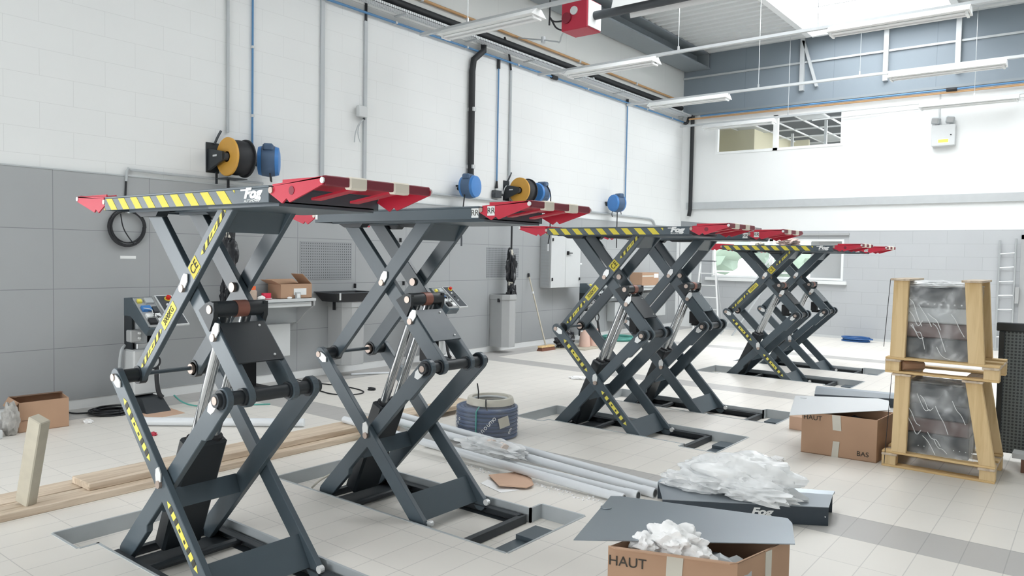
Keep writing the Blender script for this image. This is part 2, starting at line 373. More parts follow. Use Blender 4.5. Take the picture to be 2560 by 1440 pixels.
# corrugated roof deck with the visible skylight and the added fill openings
prof = []; y = YF
while y < YB+.2:
    prof += [(y, ZC), (y+.1, ZC), (y+.125, ZC+.045), (y+.225, ZC+.045)]; y += .25
mb = MB()
for (a, za), (b, zb) in zip(prof, prof[1:]):
    ym = (a+b)/2; cuts = sorted((s[0], s[1]) for s in SKYLIGHTS_AND_FILL if s[2]-.1 < ym < s[3]+.1); x = -.2
    for c0, c1 in cuts+[(XR+.2, None)]:
        if c0 > x: mb.bm.faces.new([mb.bm.verts.new(p) for p in ((x, a, za), (x, b, zb), (c0, b, zb), (c0, a, za))])
        x = c1
struct('ceiling', mb, M_DECK)
for i, (a, b, c, d) in enumerate(SKYLIGHTS_AND_FILL):
    mb = MB()
    mb.box(a-.03, a, c, d, 6.28, 6.72); mb.box(b, b+.03, c, d, 6.28, 6.72); mb.box(a-.03, b+.03, c-.1, c, 6.28, 6.72); mb.box(a-.03, b+.03, d, d+.1, 6.28, 6.72)
    mb.box(a-.12, a, c, d, 6.27, 6.285); mb.box(b, b+.12, c, d, 6.27, 6.285)
    fr = struct('window_%d' % (i+3), mb, M_WHITE)  # all but the first frame an unseen opening added for light
    struct('pane', MB().box(a, b, c, d, 6.7, 6.705), M_GLASS, parent=fr)
    mb = MB(); y = c+1.2
    while y < d-.5: mb.box(a, b, y-.03, y+.03, 6.62, 6.68); y += 1.35
    struct('glazing_bar', mb, M_WHITE, parent=fr)
# steel beam along the top of the left wall
mb = MB(); mb.box(.06, .66, YF, YB-.05, 6.0, 6.03); mb.box(.34, .37, YF, YB-.05, 6.03, ZC); mb.box(.06, .66, YF, YB-.05, ZC-.03, ZC)
mb.box(.06, .66, YB-.13, YB-.1, 6.03, ZC)
trim(mb, M_GBEAM)
mb = MB()
for yy in (10.0, 13.0, 15.9): mb.tube([(.66, yy, 6.28), (3.0, yy, 6.28)], .012, 6)
trim(mb, M_GBEAM)
# windows of the back wall
def window(n, x0, x1, z0, z1, mull, w, m):
    f = MB(); y0, y1 = YB-.012, YB+.08; t = w*.55
    f.box(x0, x1, y0, y1, z0, z0+t); f.box(x0, x1, y0, y1, z1-t, z1); f.box(x0, x0+t, y0, y1, z0+t, z1-t); f.box(x1-t, x1, y0, y1, z0+t, z1-t)
    for q in mull: f.box(q-w*.5, q+w*.5, y0, y1, z0, z1)
    fr = struct('window_%d' % n, f, m)
    e = [x0]+list(mull)+[x1]
    for a, b in zip(e, e[1:]): struct('pane', MB().box(a, b, YB+.03, YB+.036, z0, z1), M_GLASS, parent=fr)
    return fr
window(1, .83, 3.63, 4.03, 4.8, [2.21], .1, M_WHITE)
w2 = window(2, .83, 3.72, 1.21, 2.08, [2.2], .08, M_WHITE)
struct('blind', MB().box(3.02, 3.68, YB+.1, YB+.12, 1.22, 2.06), M_GREY, parent=w2)
struct('sill', MB().box(.7, 3.8, YB-.07, YB+.02, 1.13, 1.2), M_WHITE, parent=w2)
struct('lintel', MB().box(.7, 3.82, YB-.05, YB+.0, 2.16, 2.2), M_GREY, parent=w2)
# the office seen through the upper window
m_void = mat('dark_ceiling_void', (86, 94, 102), .8); m_ply = mat('yellowish_plasterboard', (222, 216, 186), .8, 0, .03, 2)
struct('floor', MB().box(-.2, 8.0, YB+.2, 27, 3.75, 3.8), M_LGREY)
struct('ceiling', MB().box(-.2, 8.0, YB+.2, 27, 5.5, 5.55), m_void)
struct('wall_rear', MB().box(-.2, 8.0, 27, 27.1, 3.8, 5.5), m_ply)
mb = MB(); mb.box(-.2, -.1, YB+.2, 27, 3.8, 5.5); mb.box(.85, .95, YB+2.2, 21.5, 3.8, 4.95); mb.box(-.1, .95, YB+2.1, YB+2.2, 3.8, 4.95); mb.box(.95, 1.5, 21.4, 21.5, 3.8, 4.95)
struct('wall_side', mb, m_ply)
GZ = 4.90; mb = MB()
for i in range(14): mb.box(-.1+i*.6, -.065+i*.6, YB+.25, 26.9, GZ, GZ+.03)
for i in range(9): mb.box(-.1, 8, YB+.3+i*1.2, YB+.34+i*1.2, GZ, GZ+.03)
trim(mb, M_WHITE)
mb = MB()
for i, j in ((4, 0), (6, 1), (5, 2), (3, 3), (7, 1), (2, 4), (8, 2), (1, 1), (4, 4)): mb.box(-.06+i*.6, .49+i*.6, YB+.35+j*1.2, YB+1.48+j*1.2, GZ+.01, GZ+.02)
trim(mb, M_LGREY)
mb = MB(); mb.box(2.75, 2.81, 18.4, 18.46, 3.8, 4.9); mb.box(1.5, 1.56, 19.9, 19.96, 3.8, 4.9)
trim(mb, M_LGREY)
la = bpy.data.lights.new('office_fill_light', 'AREA'); la.shape = 'RECTANGLE'; la.size = .55; la.size_y = 1.1; la.energy = 160  # unseen area light added to brighten the office
lo = bpy.data.objects.new('office_fill_light', la); lo.location = (4.6, 19.6, 4.85); COL.objects.link(lo)
# door frame at the far end of the back wall
mb = MB(); mb.box(6.80, 6.9, YB-.04, YB, 0, 2.16); mb.box(7.8, 7.9, YB-.04, YB, 0, 2.16); mb.box(6.8, 7.9, YB-.04, YB, 2.08, 2.16); mb.box(6.9, 7.8, YB-.02, YB, 0, 2.08)
struct('door_1', mb, M_GREY)
# outside, seen through the lower window
mb = MB(); mb.bm.faces.new([mb.bm.verts.new(p) for p in ((-60, YB+.3, -.3), (60, YB+.3, -.3), (60, 160, -.3), (-60, 160, -.3))])
o = mb.build('field', mat('pale_field', (196, 200, 190), .9, 0, .1, .3)); o['kind'] = 'structure'
def tree(x, y, w, h, s, lab):
    t = thing('tree', lab, 'tree', (x, y, -.3), group='trees beyond the window')
    MB().blob((0, 0, h*.6), (w, w*.7, h*.42), .35, 2.5, s, 3).build('crown', M_GREEN, t, smooth=True)
    MB().cyl((0, 0, 0), (0, 0, h*.5), .25, 8, .15).build('trunk', M_CARDD, t)
tree(-17.5, 58, 3.2, 4.6, 1, 'broad round tree seen through the lower window beside the striped lift')
tree(-12.6, 62, 2.6, 3.6, 2, 'lower rounded tree seen through the lower window, beyond the broader one')
f = thing('fence', 'thin metal railing outside the lower window', 'fence', (0, 19.2, -.3))
mb = MB()
for z in (1.35, 1.6): mb.box(-3, 5, -.015, .015, z-.015, z+.015)
mb.build('rail', M_ZINC, f)
for i in range(5): MB().box(-2.6+i*1.7, -2.56+i*1.7, -.02, .02, 0, 1.62).build('post', M_ZINC, f)

# ------------------------------------------------------------------ scissor lifts
def bar_poly(p0, p1, w, e0=True, e1=True, steps=None):
    """outline (x,z) of a flat bar from pin to pin with round ends"""
    p0, p1 = Vector(p0), Vector(p1); d = (p1-p0).normalized(); n = Vector((-d.y, d.x)); r = w/2; pts = []
    def arc(c, a0): return [c+(d*math.cos(a)+n*math.sin(a))*r for a in [a0+i*PI/8 for i in range(9)]]
    pts += arc(p1, -PI/2) if e1 else [p1-n*r, p1+n*r]
    if steps: pts += [p1+(p0-p1)*steps[0]+n*r, p1+(p0-p1)*(steps[0]+.02)+n*(r-steps[2]), p1+(p0-p1)*steps[1]+n*(r-steps[2]), p1+(p0-p1)*(steps[1]+.02)+n*r]
    pts += arc(p0, PI/2) if e0 else [p0+n*r, p0-n*r]
    return [(p.x, p.y) for p in pts]
def pin(root, x, y, z, s, ang, tab=True, r=.02):
    o = MB().cyl((x, y+s*.016, z), (x, y-s*.01, z), r, 12).build('pin', M_PIN, root)
    if tab:
        m = frame_m((x, y+s*.006, z), (math.cos(ang), 0, math.sin(ang)), (-math.sin(ang), 0, math.cos(ang)))
        mb = MB(); k = [(-.024, .01), (.022, .014), (.028, .055), (.010, .088), (-.018, .076), (-.026, .045)]
        mb.hull([m @ Vector((a, b, -.002)) for a, b in k], [m @ Vector((a, b, .004)) for a, b in k]); mb.build('lock_tab', M_TAB, o)
def quadmesh(polys, M, m, name, parent, h=.0012):
    mb = MB()
    for p in polys: mb.hull([M @ Vector((u, v, 0)) for u, v in p], [M @ Vector((u, v, h)) for u, v in p])
    return mb.build(name, m, parent)
def sticker(parent, M, slant=0.0, k=1.0):
    w = .017; s = slant*w
    def q(a, b, c=w): return [((a-s)*k, -c*k), ((b-s)*k, -c*k), ((b+s)*k, c*k), ((a+s)*k, c*k)]
    y = [[(-.20*k, 0), (-.165*k, -w*k), (-.165*k, w*k)], q(-.13, -.095), q(-.065, .065), q(.095, .13), [(.165*k, -w*k), (.20*k, 0), (.165*k, w*k)]]
    st = quadmesh(y, M, M_LYEL, 'safety_sticker', parent)
    quadmesh([q(-.04, -.022, .007), q(.022, .04, .007)], M @ Matrix.Translation((0, 0, .0012)), M_OLIVE, 'pattern', st)
    quadmesh([q(-.16, -.135), q(-.09, -.07), q(.07, .09), q(.135, .16)], M, M_OLIVE, 'pattern', st)
def ramp(root, xh, d, zt, hw, tag_rr=None, hole=True):
    """red run-up flap hinged on the end of the platform; d = +1 or -1 along x"""
    def X(u): return xh+d*u
    side = [(0, zt-.035), (.03, zt-.005), (.335, zt+.018), (.35, zt+.005), (.345, zt-.012), (.135, zt-.075), (.115, zt-.058), (.085, zt-.078), (.05, zt-.06)]
    mb = MB(); mb.hull([(X(.02), -hw, zt-.006), (X(.34), -hw, zt+.012), (X(.34), hw, zt+.012), (X(.02), hw, zt-.006)], [(X(.02), -hw, zt+.002), (X(.34), -hw, zt+.02), (X(.34), hw, zt+.02), (X(.02), hw, zt+.002)])
    for i in range(12): mb.box(X(.05), X(.33), -hw+.03+i*(2*hw-.06)/11-.003, -hw+.03+i*(2*hw-.06)/11+.003, zt+.004, zt+.022)
    fl = mb.build('ramp_flap', M_RED, root)
    for s in (-1, 1):
        m2 = MB().prism([(X(u), z) for u, z in side], 1, s*hw, s*(hw-.008)); m2.build('ramp_cheek', M_RED, fl)
        MB().cyl((X(.345), s*(hw+.004), zt+.004), (X(.345), s*(hw-.002), zt+.004), .012, 10).build('end_bolt', M_TAB, fl)
        MB().cyl((X(.012), s*(hw+.006), zt-.022), (X(.012), s*(hw-.002), zt-.022), .014, 10).build('hinge_pin', M_PIN, fl)
        if hole and s < 0 and d > 0 and not tag_rr: MB().cyl((X(.15), s*(hw+.002), zt-.028), (X(.15), s*(hw-.001), zt-.028), .018, 10).build('cheek_hole', M_REDD, fl)
    MB().box(X(.325), X(.352), -hw+.01, hw-.01, zt-.014, zt+.024).build('end_tube', M_REDD, fl, bevel=.004)
    for t in (-.42, .38):
        a = hw*t; MB().box(X(.318), X(.358), a-.045, a+.045, zt-.022, zt+.028).build('tape_band', M_TAPE, fl, bevel=.006)
    for a, b in ((-.5, -.2), (.2, .5)):
        m3 = MB(); m3.hull([(X(.08), hw*a, zt-.055), (X(.33), hw*b-.05, zt-.012), (X(.33), hw*b+.0, zt-.012), (X(.08), hw*a+.05, zt-.055)], [(X(.08), hw*a, zt-.045), (X(.33), hw*b-.05, zt-.002), (X(.33), hw*b, zt-.002), (X(.08), hw*a+.05, zt-.045)])
        m3.build('brace', M_RED, fl)
    if tag_rr: rr_tag(fl, (X(.085), -hw-.0005, zt-.028))
def rr_tag(parent, p):
    l = MB().box(p[0]-.026, p[0]+.026, p[1]-.0012, p[1], p[2]-.026, p[2]+.026).build('tag', M_WHITE, parent)
    text('RR', .046, M_INK, l, frame_m((p[0], p[1]-.0014, p[2]), (1, 0, 0), (0, 0, 1)))
def lift(label, xc, yc, h, zm, zl, zu, zt, px0, px1, outer):
    r = thing('scissor_lift', label, 'vehicle lift', (xc, yc, 0), group='in-floor scissor lifts')
    yo = .295; zf = 2*zl-zm; slope = (zu-zm)/h; xt = h*0+ (zt-.05-zu)/slope      # where the upper arms meet the platform
    # frame in the pit
    mb = MB()
    for s in (-1, 1):
        mb.box(3.83-xc, 5.17-xc, s*.29, s*.235, PITZ+.002, -.10); mb.box(3.83-xc, 5.17-xc, s*.305, s*.29, PITZ+.002, -.036); mb.box(3.83-xc, 5.17-xc, s*.29, s*.25, -.042, -.036)
    mb.box(5.15-xc, 5.19-xc, -.305, .305, PITZ+.002, -.036); mb.box(3.83-xc, 3.87-xc, -.305, .305, PITZ+.002, -.045)
    mb.box(3.9-xc, 4.12-xc, -.27, .27, PITZ+.002, -.085)
    mb.tube([(4.16-xc, -.28, -.06), (4.16-xc, .28, -.06)], .022, 10)
    fr = mb.build('base_frame', M_RAIL, r, bevel=.002)
    mb = MB(); mb.box(5.30-xc, 5.42-xc, -.26, .26, PITZ+.002, -.10); mb.box(5.30-xc, 5.48-xc, .05, .25, -.10, -.06)
    mb.build('floor_plate', M_STEEL, r, bevel=.002)
    arms = {}
    for s in (-1, 1):
        arms['lo', s] = MB().prism(bar_poly((-h, zm), (h, zf), .098), 1, s*yo, s*(yo-.034)).build('lower_arm', M_STEEL, r, bevel=.003)
        MB().prism(bar_poly((h, zm), (-h+.01, zf), .112, steps=(.22, .80, .022) if s < 0 else None), 1, s*(yo-.04), s*(yo-.074)).build('lower_arm', M_STEEL, r, bevel=.003)
        arms['up', s] = MB().prism(bar_poly((-h, zm), (xt, zt-.05), .098, steps=None), 1, s*(yo-.12), s*(yo-.15)).build('upper_arm', M_STEEL, r, bevel=.003)
        MB().prism(bar_poly((h, zm), (-xt, zt-.05), .104), 1, s*(yo-.156), s*(yo-.19)).build('upper_arm', M_STEEL, r, bevel=.003)
        # white guide roller at the sliding foot
        MB().cyl((h+.062, s*(yo-.02), zf+.02), (h+.062, s*(yo-.045), zf+.02), .02, 12).build('slide_block', M_TAB, r)
    # shafts
    sh = MB(); sh.cyl((h, -yo+.008, zm), (h, yo-.008, zm), .033, 18)
    for s in (-1, 1): sh.cyl((h, s*(yo-.08), zm), (h, s*(yo-.03), zm), .046, 18); sh.cyl((h, s*(yo-.14), zm), (h, s*(yo-.2), zm), .042, 18)
    sh.build('cross_shaft', M_DARK, r, smooth=True)
    for s in (-1, 1):
        sh = MB(); sh.cyl((-h, s*(yo-.005), zm), (-h, s*(yo-.155), zm), .038, 18); sh.cyl((-h, s*(yo-.115), zm), (-h, s*(yo-.155), zm), .05, 18)
        sh.build('stub_shaft', M_DARK, r, smooth=True)
    MB().cyl((-h, -yo+.15, zm+.004), (-h, yo-.15, zm+.004), .012, 10).build('tie_rod', M_STEEL, r, smooth=True)
    # flat cross plates between paired arms
    def crossplate(p, q, w, y, t=.012, name='cross_plate'):
        (ax, az), (bx, bz) = p, q; d = Vector((bx-ax, bz-az)).normalized(); n = Vector((-d.y, d.x))*t
        return MB().hull([(ax, -y, az), (bx, -y, bz), (bx, y, bz), (ax, y, az)], [(ax+n.x, -y, az+n.y), (bx+n.x, -y, bz+n.y), (bx+n.x, y, bz+n.y), (ax+n.x, y, az+n.y)]).build(name, M_STEEL, r)
    crossplate((h-.02, zf+.01), (h-.02-.10*h/(zm-zf)*2, zf+.21-.05), .1, yo-.034)                 # between the sliding feet
    k = .36; cx, cz = -h+2*h*k, zf+(zm-zf)*k; crossplate((cx+.02, cz-.05), (cx-.03, cz+.045), .1, yo-.075)
    ux = .80; crossplate((xt*.72+.045, zu+(zt-.05-zu)*.72-.02), (xt+.02, zt-.035), .1, yo-.15)
    # cover plate and cylinder head between the upper inner arms
    d = Vector((-h, 0, zu-zm)).normalized(); nrm = Vector((d.z, 0, -d.x)); base = Vector((h, 0, zm)); yi = yo-.19
    a = base+d*.15+nrm*.052; b = base+d*.40+nrm*.052
    mb = MB(); mb.hull([(a.x, -yi-.02, a.z), (b.x, -yi-.02, b.z), (b.x, yi+.02, b.z), (a.x, yi+.02, a.z)], [((a+nrm*.008).x, -yi-.02, (a+nrm*.008).z), ((b+nrm*.008).x, -yi-.02, (b+nrm*.008).z), ((b+nrm*.008).x, yi+.02, (b+nrm*.008).z), ((a+nrm*.008).x, yi+.02, (a+nrm*.008).z)])
    cp = mb.build('cover_plate', M_STEEL if outer > 0 else M_DARK, r)
    for q, s in ((.18, .8), (.37, .8)): c = base+d*q+nrm*.06; MB().cyl((c.x, yi*s, c.z), ((c+nrm*.006).x, yi*s, (c+nrm*.006).z), .006, 8).build('screw', M_TAB, cp)
    hd = base+d*.475+nrm*.078
    mb = MB(); mb.cyl((hd.x, -yi-.045, hd.z), (hd.x, yi+.045, hd.z), .040, 20)
    for s in (-1, 1):
        w = s*(yi+.035); c0 = base+d*.40; c1 = base+d*.54
        mb.hull([(c0.x, w-.012, c0.z), (c1.x, w-.012, c1.z), ((hd+d*.045).x, w-.012, (hd+d*.045).z), ((hd+nrm*.05).x, w-.012, (hd+nrm*.05).z), ((hd-d*.05).x, w-.012, (hd-d*.05).z)],
                [(c0.x, w+.012, c0.z), (c1.x, w+.012, c1.z), ((hd+d*.045).x, w+.012, (hd+d*.045).z), ((hd+nrm*.05).x, w+.012, (hd+nrm*.05).z), ((hd-d*.05).x, w+.012, (hd-d*.05).z)])
    pv = mb.build('cylinder_pivot', M_DARK, r, smooth=True)
    MB().cyl((hd.x, -.02, hd.z), (hd.x, .045, hd.z), .043, 20).build('bush_ring', M_RUST, pv, smooth=True)
    MB().cyl((hd.x, -yi-.052, hd.z), (hd.x, -yi-.045, hd.z), .022, 12).build('pin_head', M_PIN, pv)
    # hydraulic cylinders
    foot = Vector((-h*.80, 0, -.03)); ax = (hd-foot).normalized(); L = (hd-foot).length
    m1 = foot+ax*(L*.47); side = Vector((ax.z, 0, -ax.x))*.052; yv = Vector((0, .115, 0))
    ring = lambda c: [c-side-yv, c+side-yv, c+side+yv, c-side+yv]
    hc = MB().hull(ring(foot), ring(m1)).build('hydraulic_cylinder', M_DARK, r, bevel=.014)
    for y in (-.055, .055):
        y = Vector((0, y, 0))
        MB().cyl(m1+y, foot+ax*(L-.03)+y, .028, 16).build('piston_rod', M_CHROME, hc, smooth=True)
        MB().cyl(m1+y-ax*.01, m1+ax*.012+y, .044, 18).build('gland', M_BLACK, hc, smooth=True)
    m = MB(); c = base+d*.22; m.box(c.x-.11, c.x-.03, -.05, .05, c.z-.16, c.z-.03); m.box(c.x-.12, c.x+.05, .03, .09, c.z-.19, c.z-.15); m.build('safety_catch', M_BLACK, r, bevel=.004)
    # pins and lock tabs
    aL = math.atan2(zf-zm, 2*h)
    pin(r, 0, -yo, zl, -1, aL+.9); pin(r, -h, -yo, zm, -1, aL-1.2); pin(r, 0, -yo+.12, zu, -1, -.5); pin(r, h, -yo+.02, zm, -1, 2.4)
    q = base+d*.36; pin(r, q.x, -yo+.155, q.z, -1, -.5)
    pin(r, 0, yo-.19, zu, -1, 0, False, .026); pin(r, -h, yo-.155, zm, -1, 0, False, .03)
    # platform
    a, b, hw = px0-xc, px1-xc, .30; zb = zt-.072
    mb = MB(); mb.box(a, b, -hw, hw, zt-.01, zt)
    for s in (-1, 1): mb.box(a, b, s*hw, s*(hw-.008), zb, zt-.01)
    for s in (a, b-.008): mb.box(s, s+.008, -hw+.008, hw-.008, zb, zt-.01)
    for s in (-1, 1): mb.box(a+.05, b-.01, s*(yo-.1), s*(yo-.11), zb-.006, zt-.01); mb.box(a+.05, b-.01, s*(yo-.2), s*(yo-.21), zb-.006, zt-.01)
    mb.box(b-.55, b+.0, -hw+.05, hw-.03, zb-.012, zb+.01)
    pf = mb.build('platform', M_PLATFORM, r, bevel=.002)
    for s in (-1, 1): MB().prism([(a+.1, zb), (a+.36, zb), (a+.33, zb-.03), (a+.17, zb-.03)], 1, s*.13, s*.19).build('slide_rail', M_DARK, r)
    MB().prism([(a+.45, zb), (a+.75, zb), (a+.72, zb-.022), (a+.5, zb-.022)], 1, .02, .2).build('slide_stop', M_DARK, r)
    if outer < 0:
        pitch, wd, sl, z0, z1 = .134, .067, .060, zb+.002, zt-.012; polys = []
        end = b-.25
        for i in range(-1, 10):
            u = i*pitch+.02; P = [(u, z1), (u+wd, z1), (u+wd+sl, z0), (u+sl, z0)]
            # clip to the sticker's length
            lo, hi = 0.0, end-a
            def clip(P, lim, sgn):
                o = []
                for (u0, v0), (u1, v1) in zip(P, P[1:]+P[:1]):
                    i0, i1 = sgn*(u0-lim) >= 0, sgn*(u1-lim) >= 0
                    if i0: o.append((u0, v0))
                    if i0 != i1: t = (lim-u0)/(u1-u0); o.append((lim, v0+t*(v1-v0)))
                return o
            P = clip(P, lo, 1); P = clip(P, hi, -1) if len(P) > 2 else P
            if len(P) > 2: polys.append(P[::-1])
        quadmesh(polys, frame_m((a, -hw-.0002, 0), (1, 0, 0), (0, 0, 1)), M_YEL, 'hazard_stripes', pf)
        text('Fog', .058, M_WHITE, pf, frame_m((b-.118, -hw-.0006, zb+.041), (1, 0, 0), (0, 0, 1)), 'logo', .25, sx=1.45, bold=.0035)
        MB().box(b-.205, b-.135, -hw-.0016, -hw, zt-.018, zt-.011).build('logo_bar', M_WHITE, pf)
        text('AUTOMOTIVE', .016, M_WHITE, pf, frame_m((b-.122, -hw-.0006, zb+.010), (1, 0, 0), (0, 0, 1)), 'lettering', .15, sx=1.1)
        # arm stickers
        n = Vector((2*h, zf-zm)).normalized(); A = arms['lo', -1]
        for t in (.25, .72):
            x, z = -h+2*h*t, zm+(zf-zm)*t; sticker(A, frame_m((x, -yo-.0004, z), (n.x, 0, n.y), (-n.y, 0, n.x)))
        n = Vector((h, zu-zm)).normalized(); A = arms['up', -1]; yy = -yo+.12-.0004
        def at(t): return frame_m((-h+h*t, yy, zm+(zu-zm)*t), (n.x, 0, n.y), (-n.y, 0, n.x))
        sticker(A, at(.32), .8, .8); sticker(A, at(1.58), .8, .8)
        M = at(.70); l = quadmesh([[(-.085, -.027), (.085, -.027), (.085, .027), (-.085, .027)]], M, M_LYEL, 'load_label', A); text('3000KG', .046, M_INK, l, M @ Matrix.Translation((0, 0, .0022)), sx=.82)
        M = at(1.22); l = quadmesh([[(-.045, -.04), (.045, -.04), (.045, .04), (-.045, .04)]], M, M_YEL, 'mark_label', A); text('CE', .07, M_INK, l, M @ Matrix.Translation((0, 0, .0022)), sx=.85)
    else:
        rr_tag(pf, (b-.028, -hw-.0004, zb+.034)); MB().box(a+.006, a+.03, -hw-.0014, -hw, zb+.02, zb+.062).build('tag', M_WHITE, pf)
    ramp(r, b, 1, zt, hw-.004, tag_rr=outer > 0); ramp(r, a, -1, zt-.004, hw-.004)
    return r
LIFTS = [
 ('grey scissor lift nearest the wooden planks, yellow striped deck and red ramp flaps', 4.37, 2.136, .48, .918, .44, 1.408, 1.875, 3.79, 5.28, -1),
 ('grey scissor lift with plain unstriped deck tagged RR, beside the planks', 4.355, 3.478, .478, .918, .445, 1.414, 1.873, 3.82, 5.27, 1),
 ('grey scissor lift with a striped deck, the first beyond the blue hose roll', 4.28, 6.35, .463, .90, .422, 1.416, 1.885, 3.69, 5.19, -1),
 ('plain-decked grey scissor lift close behind the striped lift next to the hose roll', 4.29, 7.675, .445, .90, .43, 1.416, 1.885, 3.72, 5.2, 1),
 ('striped-deck grey scissor lift in front of the lower window', 4.295, 10.573, .48, .868, .388, 1.365, 1.815, 3.73, 5.23, -1),
 ('grey scissor lift with plain deck closest to the back wall and lower window', 4.30, 11.90, .475, .855, .39, 1.357, 1.81, 3.75, 5.24, 1),
]
for L in LIFTS: lift(*L)

# ------------------------------------------------------------------ services on the walls
def pipe(name, pts, r, m, label, cat='pipe', group=None, clips=None, smooth=0, n=10):
    o = tag(MB().tube(pts, r, n, smooth).build(name, m, smooth=True), label, cat, group)
    return o
def clips(o, pts, s=.03):
    for x, y, z in pts: MB().box(.013 if z > 4.95 else .001, x+s*.3, y-s/2, y+s/2, z-s/2, z+s/2).build('pipe_clip', M_LGREY, o)
o = pipe('conduit', [(.024, 4.84, 4.94), (.024, 4.84, 2.96)], .017, M_MGREY, 'grey vertical conduit above the yellow reel next to two blue reels fewest pipes along', 'pipe')
o['label'] = 'grey vertical conduit running down the white wall to the big dark-backed ochre reel'
o = pipe('air_pipe', [(.02, 5.16, 4.82), (.02, 5.16, 2.86)], .012, M_BLUEP, 'blue vertical pipe dropping between the ochre reel and the blue reel beside it')
clips(o, [(.03, 5.16, 3.2), (.03, 5.16, 4.0), (.03, 5.16, 4.6)])
o = tag(MB().box(0, .03, 6.14, 6.20, 2.36, 4.82).build('cable_trunking', M_MGREY), 'grey vertical trunking on the white wall without a junction box', 'trunking')
o = tag(MB().box(0, .03, 6.86, 6.91, 2.36, 4.74).build('cable_trunking', M_MGREY), 'grey vertical trunking passing the junction box with a dangling cable', 'trunking')
o = thing('junction_box', 'small grey junction box on the white wall with a cable hanging from it', 'electrical box', (0, 6.79, 3.5))
MB().box(.03, .10, -.075, .075, -.07, .08).build('body', M_LGREY, o, bevel=.008)
MB().cyl((.065, .04, -.10), (.065, .04, -.07), .016, 10).build('gland', M_DGREY, o)
MB().tube([(.065, .04, -.09), (.07, -.06, -.16), (.06, -.11, -.3), (.06, -.12, -.42)], .008, 6, 3).build('cable', M_MGREY, o, smooth=True)
MB().tube([(.065, .04, -.09), (.07, -.05, -.17), (.06, -.07, -.3), (.06, -.02, -.41)], .006, 6, 3).build('cable', M_MGREY, o, smooth=True)
pipe('cable', [(.02, 6.885, 4.74), (.02, 6.885, 5.0)], .018, M_BLACK, 'short black cable rising from the trunking with the junction box', 'cable')
o = pipe('waste_duct', [(.09, 9.24, 5.08), (.09, 9.26, 5.0), (.09, 9.26, 4.86), (.07, 9.05, 4.68), (.06, 9.03, 4.5), (.06, 9.03, 2.66)], .05, M_BLACK, 'black duct pipe with a bend running down the white wall behind the cranked corner', 'pipe', n=14)
o['label'] = 'thick black pipe with a cranked top running down the white wall'
clips(o, [(.11, 9.03, 3.9), (.11, 9.03, 3.0)], .06)
o = pipe('air_pipe', [(.03, 9.72, 4.80), (.03, 9.72, 2.72)], .013, M_BLUEP, 'thin blue pipe dropping from a black fitting beside the thick black pipe')
MB().cyl((.03, 9.72, 4.68), (.03, 9.72, 4.86), .028, 10).build('fitting', M_BLACK, o)
MB().cyl((.03, 9.72, 2.72), (.03, 9.72, 2.84), .026, 10, .016).build('fitting', M_BLACK, o)
v = MB().box(.01, .09, 9.62, 9.78, 2.56, 2.68); v.cyl((.05, 9.6, 2.62), (.05, 9.86, 2.62), .02, 10); v.build('valve', M_DGREY, o)
MB().tube([(.05, 9.86, 2.62), (.06, 9.9, 2.76), (.06, 10.0, 2.80), (.08, 10.1, 2.74)], .008, 6, 2).build('hose_link', M_MGREY, o, smooth=True)
o = pipe('conduit', [(.03, 10.05, 4.72), (.03, 10.05, 2.95)], .022, M_MGREY, 'grey vertical conduit leading down to the farther ochre reel')
pipe('cable', [(.03, 10.05, 4.70), (.03, 10.02, 4.84), (.08, 9.9, 5.05), (.16, 9.7, 5.16)], .018, M_BLACK, 'black cable curving from the cable bundle into the farther grey conduit', 'cable', smooth=2)
o = pipe('air_pipe', [(.03, 13.99, 4.86), (.03, 13.99, 2.75)], .013, M_BLUEP, 'thin blue pipe dropping to the lone blue reel closest to the back wall')
MB().cyl((.03, 13.99, 4.78), (.03, 13.99, 4.92), .026, 10).build('fitting', M_BLACK, o)
o = pipe('waste_duct', [(.27, YB-.06, 4.98), (.27, YB-.06, 2.78), (.24, YB-.06, 2.62)], .045, M_BLACK, 'black pipe standing in the corner of the white walls', 'pipe', n=14)
clips(o, [], .05)
MB().tube([(.05, YB-.05, 4.82), (.14, YB-.06, 4.80), (.16, YB-.06, 4.93), (.25, YB-.06, 4.97)], .03, 10, 2).build('elbow', M_BLACK, o, smooth=True)
o = pipe('air_pipe', [(.05, YF+.1, 4.84), (.05, YB-.08, 4.84)], .017, M_BLUEP, 'long blue pipe along the top of the white block wall, under the silver tray')
clips(o, [(.07, y, 4.84) for y in (5.2, 7.4, 8.9, 10.2, 12.4, 14.8, 16.0)], .03)
MB().cyl((.05, 11.2, 4.84), (.05, 11.36, 4.84), .038, 12).build('coupling', M_BLACK, o)
o = thing('cable_tray', 'silver perforated cable tray running along the top of the white wall', 'cable tray', (0, 0, 0))
MB().box(.10, .26, YF+.1, YB-.1, 4.945, 4.95).box(.10, .104, YF+.1, YB-.1, 4.95, 4.985).box(.256, .26, YF+.1, YB-.1, 4.945, 4.985).build('channel', [dotted('perforated_zinc', (216, 219, 221), (150, 155, 158), (0, 1), .04, .011, .35)], o)
for i in range(9): MB().box(.013, .26, 4.4+1.5*i, 4.44+1.5*i, 4.93, 4.945).build('bracket', M_ZINC, o)
o = thing('cable_bundle', 'black bundle of insulated pipes above the silver tray on the long wall', 'cable', (0, 0, 0))
MB().tube([(.14, YF+.1, 5.085), (.14, 9, 5.085), (.14, YB-.4, 5.10)], .055, 12).build('insulation', M_BLACK, o, smooth=True)
for y in (12.35, 6.0, 15.2): MB().box(.0125, .22, y-.03, y+.03, 5.0, 5.03).box(.0125, .03, y-.03, y+.03, 5.0, 5.2).build('hanger', M_ZINC, o)
